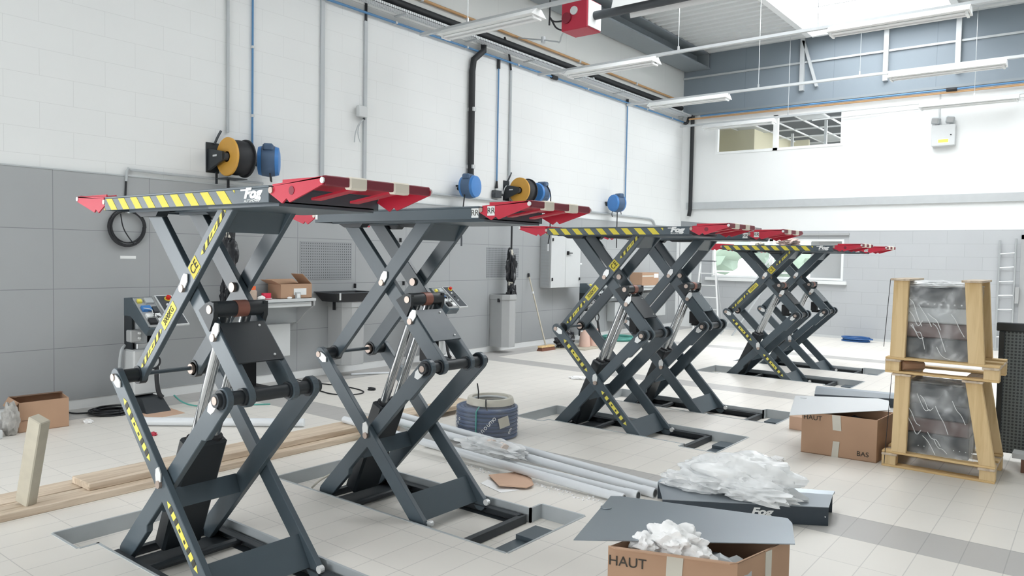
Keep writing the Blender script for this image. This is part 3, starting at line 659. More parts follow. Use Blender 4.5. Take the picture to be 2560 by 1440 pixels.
o = pipe('gas_pipe', [(.05, YF+.1, 5.30), (.05, YB-.5, 5.30), (.1, YB-.15, 5.28)], .022, M_ORANGE, 'ochre gas pipe along the grey cladding above the long white wall')
clips(o, [(.06, y, 5.3) for y in (7.9, 9.6, 12.1, 14.3)], .05)
o = pipe('air_pipe', [(.5, YB-.14, 4.93), (XR-.3, YB-.14, 4.93)], .017, M_BLUEP, 'blue pipe running across the back wall under the blue-grey cladding')
MB().cyl((5.5, YB-.14, 4.93), (5.68, YB-.14, 4.93), .035, 12).build('coupling', M_BLACK, o)
o = pipe('gas_pipe', [(.2, YB-.1, 4.885), (XR-.3, YB-.1, 4.885)], .02, M_ORANGE, 'ochre gas pipe running across the back wall below the blue pipe')
pipe('conduit', [(3.0, YB-.06, 4.6), (XR-.3, YB-.06, 4.76)], .012, M_LGREY, 'thin pale conduit across the top of the white back wall')
pipe('conduit', [(.03, 3.69, 2.30), (.03, 3.70, 2.44), (.03, 3.75, 2.415), (.03, 5.3, 2.415)], .014, M_MGREY, 'grey conduit lying on top of the grey panels over the coiled black cable', smooth=1)
pipe('conduit', [(.035, 7.3, 2.52), (.035, 14.9, 2.49), (.035, 15.25, 2.47), (.035, 15.34, 2.36)], .02, M_MGREY, 'grey conduit above the panels, bent down at its end near the back wall', smooth=1)
pipe('cable', [(.03, 3.69, 2.32), (.03, 3.68, 2.1), (.04, 3.66, 1.98)], .01, M_BLACK, 'black cable dropping from the conduit to the cable coil', 'cable', smooth=1)
o = thing('cable_coil', 'coil of black cable hanging on the grey wall panels', 'cable', (.06, 3.69, 1.82))
for i in range(7): MB().coil((.008*(i % 3)-.01, .01*math.sin(i*2.1), .012*math.cos(i*1.7)), .165+.008*(i % 4), .007, 1.02, ax=0, n=30, jit=.02, tn=6).build('loop', M_BLACK, o, smooth=True)
MB().tube([(.02, -.08, .14), (.02, -.06, 0), (.02, 0, -.1), (.02, .05, -.16)], .006, 6, 2).build('loop', M_BLACK, o, smooth=True)
MB().box(-.036, .03, -.015, .015, .15, .165).build('hook', M_ZINC, o)

def wall_sign(y, z, w, h, lab):
    return tag(MB().box(.022, .025, y, y+w, z, z+h).build('paper_label', M_WHITE), lab, 'label')
wall_sign(3.63, 1.50, .16, .03, 'narrow white paper label on the grey panel under the cable coil')
wall_sign(12.25, 1.46, .13, .03, 'narrow white paper label on the grey panel beyond the electrical cabinet')
o = tag(MB().box(.022, .027, 5.84, 6.67, 1.25, 1.74).build('perforated_panel', dotted('pegboard', (150, 153, 156), (84, 88, 92), (1, 2), .034, .0075)), 'perforated tool panel with round holes on the wall above the workbench', 'tool panel')
o = tag(MB().box(.022, .027, 9.5, 10.36, 1.23, 1.74).build('perforated_panel', dotted('pegboard_fine', (152, 155, 158), (112, 116, 120), (1, 2), .031, .010)), 'perforated tool panel behind the hanging black wrapped gun', 'tool panel')
for y, z in ((7.55, 1.80), (6.72, 1.16), (7.62, 1.18)):
    tag(MB().box(.022, .06, y-.006, y+.006, z-.03, z+.03).build('hook', M_BLACK), 'small black hook on the grey wall panel between workbench and bin', 'hook', 'hooks on the grey panels')

# hose and cable reels
def cable_reel(y, z, label):
    t = thing('hose_reel', label, 'hose reel', (0, y, z), group='ochre cable reels')
    MB().lathe([(.06, 0), (.21, -.005), (.215, .0), (.215, .02), (.12, .03), (.10, .0), (.06, .0)], (.27, -.12, 0), 1, 40).build('flange', M_REEL, t, smooth=True)
    MB().lathe([(.06, 0), (.215, 0), (.215, .015), (.06, .015)], (.27, .10, 0), 1, 40).build('flange', M_BLACK, t, smooth=True)
    m = MB()
    m.lathe([(.07, -.10), (.185, -.10), (.195, -.05), (.198, .0), (.195, .05), (.19, .10), (.07, .10)], (.27, 0, 0), 1, 40); m.build('wound_cable', M_BLACK, t, smooth=True)
    MB().cyl((.27, -.17, 0), (.27, .12, 0), .045, 18).build('hub', M_DGREY, t, smooth=True)
    MB().box(0, .012, -.22, -.06, -.17, .17).build('wall_plate', M_DARK, t, bevel=.004)
    m = MB(); m.hull([(.01, -.20, -.15), (.30, -.20, -.05), (.30, -.20, .05), (.01, -.20, .10)], [(.01, -.165, -.15), (.30, -.165, -.05), (.30, -.165, .05), (.01, -.165, .10)]); m.build('arm', M_DARK, t, bevel=.004)
    MB().box(.12, .2, -.203, -.2, .0, .02).build('maker_plate', M_LGREY, t)
    m = MB(); m.box(.1, .36, -.16, .08, -.245, -.235); m.box(.1, .12, -.16, -.14, -.3, -.17); m.build('cable_guide', M_DARK, t)
    MB().tube([(.02, -.12, .16), (.05, -.1, .24), (.05, -.06, .31)], .014, 8, 2).build('inlet_hose', M_DGREY, t, smooth=True)
    return t
cable_reel(4.80, 2.65, 'ochre flanged cable reel on the white wall above the nearest striped lift')
cable_reel(10.14, 2.70, 'ochre flanged cable reel half hidden behind a red ramp flap, farther along the wall')
def air_reel(y, z, rz, label):
    t = thing('hose_reel', label, 'hose reel', (.25, y, z), rz, group='blue retractable hose reels')
    MB().lathe([(.03, -.10), (.14, -.10), (.175, -.07), (.185, 0), (.175, .07), (.14, .10), (.03, .10)], (0, 0, 0), 1, 36).build('casing', mat('slate_blue_plastic', (74, 98, 128), .5), t, smooth=True)
    for s in (-1, 1): MB().lathe([(.02, s*.098), (.15, s*.098), (.172, s*.075), (.16, s*.115), (.10, s*.128), (.02, s*.13)], (0, 0, 0), 1, 36).build('side_cover', M_BLUE, t, smooth=True)
    m = MB(); m.box(-.02, .16, -.06, .06, .10, .19); m.build('hose_outlet', MATS['slate_blue_plastic'], t, bevel=.02)
    c, s = math.cos(-rz), math.sin(-rz)
    def w(dx, dy, dz): return (dx*c-dy*s, dx*s+dy*c, dz)
    m = MB(); m.tube([w(-.245, 0, -.02), w(-.1, 0, -.02)], .03, 8); m.tube([w(-.245, -.05, .02), w(-.1, 0, .02)], .016, 8); m.build('wall_arm', M_DARK, t)
    return t
r = air_reel(5.23, 2.66, math.radians(-38), 'blue and grey retractable hose reel beside the ochre reel over the nearest lift')
for dx in (-.05, .02, .1): MB().tube([(dx, .02, -.15), (dx+.01, .03, -.24)], .009, 6).build('hose', M_BLACK, r)
r = air_reel(8.80, 2.66, math.radians(-78), 'blue hose reel on the wall in front of the thick black pipe')
MB().tube([(.12, -.02, -.1), (.13, -.06, -.5), (.13, -.06, -.8)], .010, 8, 1).build('hose', M_BLACK, r, smooth=True)
MB().cyl((.13, -.06, -.92), (.13, -.06, -.78), .014, 8).build('coupling', M_DGREY, r)
r = air_reel(10.62, 2.70, math.radians(2), 'blue hose reel directly behind the farther ochre reel')
MB().tube([(.14, .0, .15), (.22, .03, 0), (.22, .03, -.2), (.22, .03, -.68), (.2, 0, -.9)], .010, 8, 2).build('hose', M_BLACK, r, smooth=True)
MB().cyl((.2, -.0, -1.0), (.2, 0, -.88), .016, 8).build('coupling', M_LGREY, r)
r = air_reel(13.27, 2.70, math.radians(-20), 'blue hose reel alone on the wall above the bent conduit end')
MB().tube([(.02, .0, -.18), (.02, .0, -.5), (.02, .0, -.9)], .010, 8).build('hose', M_BLACK, r)
MB().coil((0, 0, -.22), .12, .008, .6, ax=0).build('hose_loop', M_DGREY, r, smooth=True)
# oil guns wrapped in black liners, hanging from hoses
def gun(y, zt, z, label, seed):
    t = thing('hanging_gun', label, 'hose nozzle', (.2, y, z), group='wrapped oil guns')
    MB().tube([(0, 0, .32), (0, 0, zt-z)], .016, 8).build('hose', M_BLACK, t)
    MB().cyl((0, 0, .25), (0, 0, .35), .05, 10, .02).build('tie', M_PTAPE, t)
    MB().blob((0, 0, .06), (.075, .085, .25), .45, 2.6, seed, 4).build('liner', M_BAG, t, smooth=True)
    MB().cyl((0, -.01, -.25), (.01, -.01, -.19), .052, 12, .048).build('tie', M_PTAPE, t)
    MB().blob((.02, -.01, -.41), (.07, .075, .2), .5, 2.8, seed+3, 4).build('liner', M_BAG, t, smooth=True)
    return t
gun(4.74, 2.41, 1.50, 'hose gun wrapped in black plastic hanging behind the nearest striped lift', 2)
gun(9.93, 2.44, 1.36, 'hose gun wrapped in black plastic hanging over the open grey bin', 5)

# ------------------------------------------------------------------ wall furniture
def bench(y, w, d, z, label):
    t = thing('workbench', label, 'workbench', (0, y, z), group='wall workbenches')
    MB().box(.025, d, 0, w, -.035, 0).build('worktop', M_LGREY, t, bevel=.003)
    b = MB().box(.05, d-.015, .06, w-.06, -.10, -.035).build('drawer', M_GREY, t)
    MB().box(d-.015, d, .07, w-.07, -.095, -.045).build('drawer_front', M_LGREY, b, bevel=.003)
    MB().box(d, d+.012, .08, w-.08, -.052, -.045).build('handle', M_ALU, b)
    for q in (.01, w-.03): MB().prism([(.025, -.035), (d-.01, -.035), (d-.01, -.09), (d-.16, -.17), (.09, -.33), (.025, -.33)], 1, q, q+.02).build('bracket', M_GREY, t)
    MB().box(.025, .10, .03, w-.03, -.32, -.11).build('back_plate', M_MGREY, t)
    return t
bench(4.85, .92, .45, 1.045, 'wall workbench with a drawer, carrying a cardboard box and an orange-lidded jar')
b2 = bench(12.95, 1.9, .42, 1.03, 'wall workbench behind the lift beyond the hose roll, carrying a sealed cardboard box')
tag(MB().box(.025, .20, 5.03, 5.58, .33, .73).build('wall_box', M_LGREY, bevel=.006), 'pale grey box fixed on the wall under the first workbench', 'wall box')
tag(MB().box(.025, .22, 13.35, 14.2, .30, .70).build('wall_box', M_LGREY, bevel=.006), 'pale grey box fixed on the wall under the farther workbench', 'wall box')
tag(MB().box(.025, .22, 14.75, 15.6, .33, .86).build('wall_cabinet', M_LGREY, bevel=.006), 'pale grey wall cabinet next to the farther workbench', 'cabinet')
def carton(name, label, c, z0, z1, th=.006, m=M_CARD, flaps=True, cat='cardboard box', inside=True):
    """open carton from its four bottom corners (x,y) in order"""
    t = thing(name, label, cat, (c[0][0], c[0][1], z0)); P = [Vector((x-c[0][0], y-c[0][1])) for x, y in c]; h = z1-z0
    ctr = sum(P, Vector((0, 0)))/4; mb = MB(); Q = [p+(ctr-p).normalized()*th*1.6 for p in P]
    for i in range(4):
        a, b, a2, b2 = P[i], P[(i+1) % 4], Q[i], Q[(i+1) % 4]
        mb.hull([(a.x, a.y, 0), (b.x, b.y, 0), (b2.x, b2.y, 0), (a2.x, a2.y, 0)], [(a.x, a.y, h), (b.x, b.y, h), (b2.x, b2.y, h), (a2.x, a2.y, h)])
    mb.hull([(p.x, p.y, 0.0005) for p in P], [(p.x, p.y, .006) for p in P]); mb.build('body', m, t)
    t['h'] = h; return t, P, h
def flap(t, p, q, dx, dy, dz, m=M_CARD, w=.0, name='flap'):
    p, q = Vector(p), Vector(q); d = Vector((dx, dy, dz)); k = (q-p)*.06
    MB().hull([p, q, q+d-k, p+d+k], [p+Vector((0, 0, .004)), q+Vector((0, 0, .004)), q+d-k+Vector((.002, .002, .005)), p+d+k+Vector((.002, .002, .005))]).build(name, m, t)
t, P, h = carton('cardboard_box', 'open cardboard box with raised flaps on the workbench under the perforated panel', [(.40, 5.30), (.40, 5.74), (.14, 5.74), (.14, 5.30)], 1.046, 1.215)
flap(t, (P[3].x, P[3].y, h), (P[0].x, P[0].y, h), -.02, -.1, .05); flap(t, (P[2].x, P[2].y, h), (P[3].x, P[3].y, h), -.09, 0, .05)
flap(t, (P[1].x, P[1].y, h), (P[2].x, P[2].y, h), .02, -.14, .12); flap(t, (P[0].x, P[0].y, h), (P[1].x, P[1].y, h), -.12, 0, -.02)
MB().box(.0005, .002, .18, .36, .04, .12).build('label', M_WHITE, t)
t = thing('plastic_jar', 'clear plastic jar with an orange lid on the first workbench', 'jar', (.32, 4.95, 1.046))
MB().lathe([(.0, 0), (.068, 0), (.072, .02), (.072, .10), (.055, .115), (0, .115)], (0, 0, 0), 2, 24).build('body', mat('cloudy_plastic', (196, 176, 160), .25, 0, .1), t, smooth=True)
MB().lathe([(0, .115), (.058, .115), (.058, .155), (0, .155)], (0, 0, 0), 2, 24).build('lid', M_ORNG, t, smooth=True)
t = thing('tape_roll', 'red roll of tape on the workbench between jar and cardboard box', 'tape', (.33, 5.15, 1.046))
MB().lathe([(.03, .0), (.055, .0), (.055, .07), (.03, .07)], (0, 0, 0), 2, 24).build('tape', mat('red_tape', (226, 50, 84), .4), t, smooth=True)
MB().lathe([(.0, .008), (.065, .008), (.065, .014), (0, .014)], (0, 0, 0), 2, 24).build('backing', M_FOAM, t)
tag(MB().blob((.38, 5.055, 1.065), (.035, .04, .025), .3, 3, 9, 3, floor=1.046).build('plastic_bag', M_FOAM, smooth=True), 'small white plastic bag beside the orange-lidded jar', 'bag')
t = thing('small_carton', 'tiny grey and white packet in front of the cardboard box on the workbench', 'packet', (.425, 5.52, 1.046))
MB().box(-.015, .015, -.03, .03, 0, .075).build('body', M_MGREY, t); MB().box(.015, .0165, -.02, .02, .01, .06).build('label', M_WHITE, t)
tag(MB().blob((.425, 5.40, 1.058), (.018, .03, .013), .3, 3, 4, 2, floor=1.046).build('crumpled_paper', M_FOAM), 'scrap of white paper on the workbench beside the tiny packet', 'paper')
t = thing('cardboard_box', 'sealed cardboard box with a pale label strip on the farther workbench', 'cardboard box', (.12, 14.1, 1.031))
MB().box(0, .3, 0, .74, 0, .27).build('body', M_CARD, t, bevel=.004); MB().box(.3, .302, .0, .5, .185, .215).build('packing_tape', M_PTAPE, t)
MB().box(.3, .302, .52, .72, .16, .25).build('label', M_WHITE, t)
# bins
def octa(x0, x1, y0, y1, c): return [(x0, y0), (x1-c, y0), (x1, y0+c), (x1, y1-c), (x1-c, y1), (x0, y1)]
t = thing('wall_bin', 'grey wall bin with a black slotted top under the hanging wrapped gun', 'bin', (0, 9.6, 0))
MB().prism(octa(.025, .37, 0, .34, .09), 2, .10, .88).build('body', M_GREY, t, bevel=.004)
MB().prism(octa(.025, .385, -.012, .352, .09), 2, .88, .965).build('lid', M_GREY, t, bevel=.004)
MB().prism(octa(.06, .33, .03, .31, .08), 2, .964, .967).build('opening', M_BLACK, t)
for y in (-.02, .35): MB().box(.2, .24, y, y+.02, .84, .90).build('latch', M_BLACK, t)
t = thing('wall_bin', 'grey wall bin carrying a black plastic tray', 'bin', (0, 6.28, 0))
MB().prism(octa(.025, .40, 0, .37, .09), 2, .15, .90).build('body', M_GREY, t, bevel=.004)
MB().prism(octa(.025, .41, -.012, .382, .09), 2, .90, .975).build('lid', M_GREY, t, bevel=.004)
MB().box(.16, .2, -.03, -.012, .86, .98).build('latch', M_BLACK, t)
t = thing('plastic_tray', 'black plastic tray on top of a grey wall bin', 'tray', (.05, 6.05, .976))
mb = MB(); w, d, h = .42, .68, .115; A = [(.05, .08), (w-.05, .08), (w-.05, d-.08), (.05, d-.08)]; B = [(0, 0), (w, 0), (w, d), (0, d)]
for i in range(4):
    a, b, c, e = A[i], A[(i+1) % 4], B[(i+1) % 4], B[i]
    mb.hull([(a[0], a[1], 0), (b[0], b[1], 0), (c[0], c[1], h), (e[0], e[1], h)], [(a[0]*.97+.006, a[1]*.97+.01, .004), (b[0]*.97+.006, b[1]*.97+.01, .004), (c[0]*.97+.006, c[1]*.97+.01, h+.001), (e[0]*.97+.006, e[1]*.97+.01, h+.001)])
mb.hull([(x, y, 0) for x, y in A], [(x, y, .004) for x, y in A]); mb.build('basin', M_BLACK, t)
mb = MB(); mb.box(0-.01, w+.01, -.01, .012, h-.004, h+.008); mb.box(-.01, w+.01, d-.012, d+.01, h-.004, h+.008); mb.box(-.01, .012, 0, d, h-.004, h+.008); mb.box(w-.012, w+.01, 0, d, h-.004, h+.008)
mb.build('rim', M_DGREY, t)
MB().box(w+.01, w+.014, .05, .075, .03, h+.004).build('clip', M_LGREY, t)
tag(MB().blob((.3, 6.55, 1.0), (.06, .12, .06), .3, 3, 6, 3, floor=.982).build('crumpled_paper', M_FOAM), 'crumpled white paper lying in the black tray', 'paper')
# electrical cabinet
t = thing('electrical_cabinet', 'grey two-door electrical cabinet with black handle on the wall panels', 'cabinet', (0, 10.99, 1.04))
MB().box(.025, .25, 0, .96, 0, .97).build('body', M_GREY, t, bevel=.003)
mb = MB()
for i in range(44): mb.box(.05, .23, -.004, 0, .03+i*.021, .04+i*.021)
mb.build('louvre', M_MGREY, t)
for a, b in ((.004, .458), (.464, .956)):
    d = MB().box(.25, .268, a, b, .005, .965).build('door', M_LGREY, t, bevel=.003)
    for z in ((.13, .84) if a < .1 else (.13,)): MB().box(.268, .29, (a+.02 if a < .1 else b-.05), (a+.05 if a < .1 else b-.02), z, z+.055).build('hinge', M_BLACK, d, bevel=.006)
    if a > .1:
        hd = MB(); hd.box(.268, .31, a+.03, a+.06, .60, .67); hd.box(.29, .31, a+.03, a+.17, .625, .645); hd.build('handle', M_BLACK, d, bevel=.004)
# broom
t = thing('broom', 'broom with brown bristles leaning on the grey wall panels', 'broom', (.55, 10.5, 0))
MB().box(-.05, .05, -.19, .19, .055, .085).build('block', M_PINEX, t, bevel=.006)
MB().hull([(-.04, -.18, .055), (.04, -.18, .055), (.04, .18, .055), (-.04, .18, .055)], [(-.06, -.2, 0.001), (.06, -.2, 0.001), (.06, .2, 0.001), (-.06, .2, 0.001)]).build('bristles', M_BRISTLE, t)
MB().tube([(0, -.02, .085), (-.51, .14, 1.27)], .013, 10).build('handle', M_OLDP, t, smooth=True)
MB().cyl((-.50, .135, 1.24), (-.515, .142, 1.30), .02, 10).build('cap', M_BLACK, t)
MB().cyl((-.37, .097, .95), (-.385, .101, .985), .0145, 10).build('band', M_WHITE, t)
# emergency light on the back wall
t = thing('emergency_light', 'emergency light box with two swivel spotlights high on the white back wall', 'emergency light', (5.28, YB, 3.87))
MB().box(0, .40, -.15, 0, 0, .40).build('box', M_LGREY, t, bevel=.008)
l = MB().box(.11, .30, -.153, -.15, .045, .13).build('notice', M_WHITE, t); MB().box(.12, .29, -.155, -.153, .06, .12).build('notice_print', M_LYEL, l)
MB().cyl((.33, -.158, .2), (.33, -.15, .2), .014, 10).build('lock', M_BLACK, t)
for x, a in ((.06, -.35), (.30, .1)):
    M = Matrix.Translation((x, -.08, .49)) @ Matrix.Rotation(a, 4, 'Z') @ Matrix.Rotation(.15, 4, 'Y')
    s = MB().box(-.075, .075, -.05, .05, -.065, .065, M).build('spotlight', M_MGREY, t, bevel=.02)
    MB().box(-.062, .062, -.058, -.05, -.05, .05, M).build('lens', M_GREY, s, bevel=.004)
    MB().cyl((x, -.08, .40), (x, -.08, .44), .015, 10).build('swivel', M_MGREY, t)
pipe('conduit', [(5.38, YB-.02, 4.28), (5.38, YB-.02, 4.96)], .012, M_LGREY, 'short conduit rising from the emergency light box')

# ------------------------------------------------------------------ lamps and heater under the roof
ZL = 4.68
def rail_row(y, xa, fx, label, lamplabels, wires):
    t = thing('light_rail', label, 'lighting rail', (0, y, ZL), group='suspended lighting rails')
    MB().box(xa, XR-.5, -.028, .028, -.02, .02).build('rail', M_ZINC, t)
    for x in wires: MB().cyl((x, 0, .02), (x, 0, ZC-ZL-.02), .005, 6).build('suspension_wire', M_ALU, t); MB().box(x-.012, x+.012, -.012, .012, .02, .08).build('wire_clip', M_ALU, t)
    for x, lab in zip(fx, lamplabels):
        l = thing('fluorescent_lamp', lab, 'ceiling lamp', (x, y, ZL-.02), group='fluorescent lamps on the rails')
        MB().hull([(0, -.05, 0), (1.6, -.05, 0), (1.6, .05, 0), (0, .05, 0)], [(0, -.16, -.085), (1.6, -.16, -.085), (1.6, .16, -.085), (0, .16, -.085)][::1]).build('reflector', M_WHITE, l)
        MB().box(.02, 1.58, -.03, .03, -.10, -.074).build('housing', M_LGREY, l)
        for s in (-1, 1):
            tb = MB().cyl((.05, s*.055, -.10), (1.55, s*.055, -.10), .014, 12).build('tube', M_WHITE, l, smooth=True)
        for q in (.02, 1.55): MB().box(q, q+.03, -.085, .085, -.125, -.07).build('lamp_holder', M_WHITE, l, bevel=.004)
LN = ('first', 'second', 'third', 'fourth')
rail_row(7.62, .33, (.78, 5.12), 'zinc lighting rail passing beside the red heater box', ('fluorescent lamp close to the wall, beside the red heater box', 'fluorescent lamp at the top edge of the photo above the red heater tube'), (1.2, 3.9, 8.2))
rail_row(10.42, .33, (.95, 5.05), 'zinc lighting rail running in front of the skylight corner', ('fluorescent lamp by the long wall at the start of the rail next after the heater', 'fluorescent lamp hanging directly under the skylight'), (2.9, 4.9, 7.6))
rail_row(13.45, .33, (.85, 5.15), 'zinc lighting rail crossing in front of the blue-grey cladding', ('fluorescent lamp by the wall in front of the dark corner beam end', 'fluorescent lamp in front of the blue-grey cladding posts'), (3.0, 4.7, 7.4))
rail_row(16.3, .13, (.72, 5.1), 'zinc lighting rail closest to the white back wall', ('fluorescent lamp over the upper office window', 'fluorescent lamp over the emergency light box'), (2.6, 6.0))
for o in bpy.data.objects:
    if o.get('group') == 'suspended lighting rails' or o.get('group') == 'fluorescent lamps on the rails': del o['group']
# radiant tube heater
t = thing('radiant_heater', 'red gas heater box with a long dark radiant tube and white reflector', 'heater', (2.26, 8.45, 4.76))
b = MB().box(0, .40, -.17, .17, -.20, .17).build('burner_box', M_HRED, t, bevel=.01)
MB().cyl((.2, -.185, .04), (.2, -.17, .04), .055, 20).build('gauge', M_LGREY, b); MB().cyl((.09, -.195, -.04), (.09, -.17, -.04), .07, 20).build('fan_inlet', M_REDD, b)
MB().box(.40, .412, -.15, .15, -.18, .15).build('end_plate', M_WHITE, b)
MB().cyl((.41, 0, -.02), (8.5, 0, -.02), .055, 18).build('radiant_tube', M_DGREY, t, smooth=True)
mb = MB(); mb.sheet([[(x, y, z) for y, z in ((-.24, -.06), (-.2, .06), (-.1, .13), (.1, .13), (.2, .06), (.24, -.06))] for x in (.8, 8.3)]); mb.build('reflector', M_WHITE, t, thick=.004)
for x in (1.9, 4.3, 6.7):
    MB().box(x, x+.05, -.24, .24, .13, .15).build('hanger', M_GBEAM, t)
    MB().cyl((x+.02, 0, .15), (x+.02, 0, ZC-4.78), .006, 6).build('chain', M_ALU, t)
MB().tube([(0, -.05, -.02), (-.12, -.06, -.02), (-.22, -.06, .0), (-.27, -.06, .08), (-.22, -.06, .0), (-.16, -.06, -.1), (-.05, -.06, -.15), (.04, -.06, -.15)], .012, 6, 2).build('supply_cable', M_BLACK, t, smooth=True)
MB().tube([(-.27, -.06, -.04), (-.26, -.06, .25), (-.27, -.06, .5), (-.27, -.06, ZC-4.78)], .012, 6, 1).build('supply_cable', M_BLACK, t, smooth=True)
m = MB(); m.tube([(0, .0, -.05), (-.25, .2, -.12), (-.34, .3, -.18), (-.5, .45, -.1), (-2.18, 1.72, .52)], .012, 6, 1); m.build('gas_hose', M_MGREY, t, smooth=True)
MB().cyl((-1.0, .81, .04), (-1.0, .81, .13), .035, 12).build('gas_tap', M_MGREY, t)

# ------------------------------------------------------------------ lift control consoles
def console(y, label, lid=True):
    t = thing('control_console', label, 'control console', (.2, y, 0), group='lift control consoles')
    MB().hull([(.12, -.02, 0), (.56, -.02, 0), (.56, .23, 0), (.12, .23, 0)], [(.14, .0, .13), (.42, .0, .13), (.42, .21, .13), (.14, .21, .13)]).build('foot', M_DARK, t, bevel=.004)
    m = MB(); m.box(.06, .22, 0, .012, .12, 1.08); m.box(.06, .22, .198, .21, .12, 1.08); m.box(.06, .072, 0, .21, .12, 1.08); m.build('column', M_DARK, t)
    out = [(.06, .93), (.2, .93), (.52, .76), (.58, .83), (.20, 1.12), (.06, 1.11)]
    b = MB().prism(out, 1, -.005, .215).build('control_box', M_STEEL, t, bevel=.004)
    def P(u, v, w): # along the slope, across, out of the slope
        d = Vector((.38, 0, -.29)).normalized(); n = Vector((.29, 0, .38)).normalized(); return Vector((.20, 0, 1.12))+d*u+n*w+Vector((0, v, 0))
    def slab(u0, u1, v0, v1, w0, w1): return MB().hull([P(u0, v0, w0), P(u1, v0, w0), P(u1, v1, w0), P(u0, v1, w0)], [P(u0, v0, w1), P(u1, v0, w1), P(u1, v1, w1), P(u0, v1, w1)])
    slab(.03, .45, .012, .198, .0, .003).build('interior', M_GREY, b)
    m = MB()
    for a in ((.02, .03, .005, .205), (.45, .46, .005, .205), (.02, .46, .005, .012), (.02, .46, .198, .205)): 
        c = slab(*a, 0, .012).bm; tmp = bpy.data.meshes.new('t'); c.to_mesh(tmp); m.bm.from_mesh(tmp); bpy.data.meshes.remove(tmp)
    m.build('rim', M_ALU, b)
    for (u0, u1, v0, v1, mm) in ((.06, .10, .03, .07, M_LYEL), (.05, .12, .1, .18, M_MGREY), (.16, .23, .03, .12, M_BLUE), (.18, .26, .13, .18, M_DGREY), (.28, .33, .03, .17, M_WHITE), (.35, .42, .03, .10, M_BLACK), (.36, .43, .12, .18, M_WHITE)):
        slab(u0, u1, v0, v1, .003, .03).build('electrical_part', mm, b)
    for k in range(4): m = MB().tube([P(.2+.05*k, .04+.03*k, .03), P(.27+.03*k, .1, .07), P(.34, .06+.03*k, .03)], .004, 6, 2).build('wire', M_BLACK if k % 2 else M_LGREY, b)
    ld = slab(.0, .46, .225, .41, .0, .02).build('lid', M_LGREY, t, bevel=.003)
    slab(.015, .445, .24, .395, .02, .022).build('lid_face', M_DGREY, ld)
    MB().cyl(P(.07, .34, .02), P(.07, .34, .03), .034, 18).build('stop_plate', M_YEL, ld); e = MB().cyl(P(.07, .34, .03), P(.07, .34, .06), .022, 18); e.build('emergency_stop', mat('signal_red', (214, 44, 34), .4), ld)
    for k in range(3): MB().cyl(P(.16+.08*k, .30, .02), P(.16+.08*k, .30, .035), .013, 12).build('button', (M_WHITE, M_BLACK, M_MGREY)[k], ld)
    for v in (.23, .41): slab(.46, .475, .225, .41, .0, .012)
    MB().box(.10, .32, -.03, .24, .15, .60).build('oil_tank', M_LGREY, t, bevel=.015)
    MB().cyl((.16, .10, .66), (.16, .10, .90), .075, 20).build('motor', M_MGREY, t, smooth=True)
    MB().box(.10, .24, .04, .16, .60, .66).build('pump_block', M_ALU, t, bevel=.006)
    MB().box(.20, .30, -.05, .06, .68, .80).build('terminal_box', M_GREY, t, bevel=.01)
    for z in (.72, .77): MB().cyl((.30, .03, z), (.325, .03, z), .012, 10).build('cable_gland', M_WHITE, t)
    MB().coil((.37, .14, .48), .065, .006, 3.2, ax=0, rise=.004, jit=.06).build('cable_loop', M_BLACK, t, smooth=True)
    MB().tube([(.3, .14, .8), (.36, .2, .72), (.38, .18, .6), (.37, .18, .54)], .008, 6, 2).build('cable', M_BLACK, t, smooth=True)
    MB().tube([(.14, -.03, .64), (.16, -.08, .6), (.14, -.09, .4), (.15, -.06, .2), (.2, -.03, .14)], .014, 8, 2).build('oil_hose', M_MGREY, t, smooth=True)
    MB().tube([(.36, .18, .42), (.40, .16, .28), (.42, .17, .16), (.44, .2, .12)], .022, 8, 2).build('cable_duct', M_BLACK, t, smooth=True)
    return t
console(3.56, 'lift control console with open electrical box and red stop button, behind the nearest striped lift')
console(7.80, 'lift control console with open electrical box behind the plain lift tagged RR')
console(11.95, 'lift control console half hidden behind the arms of the striped lift beyond the hose roll')

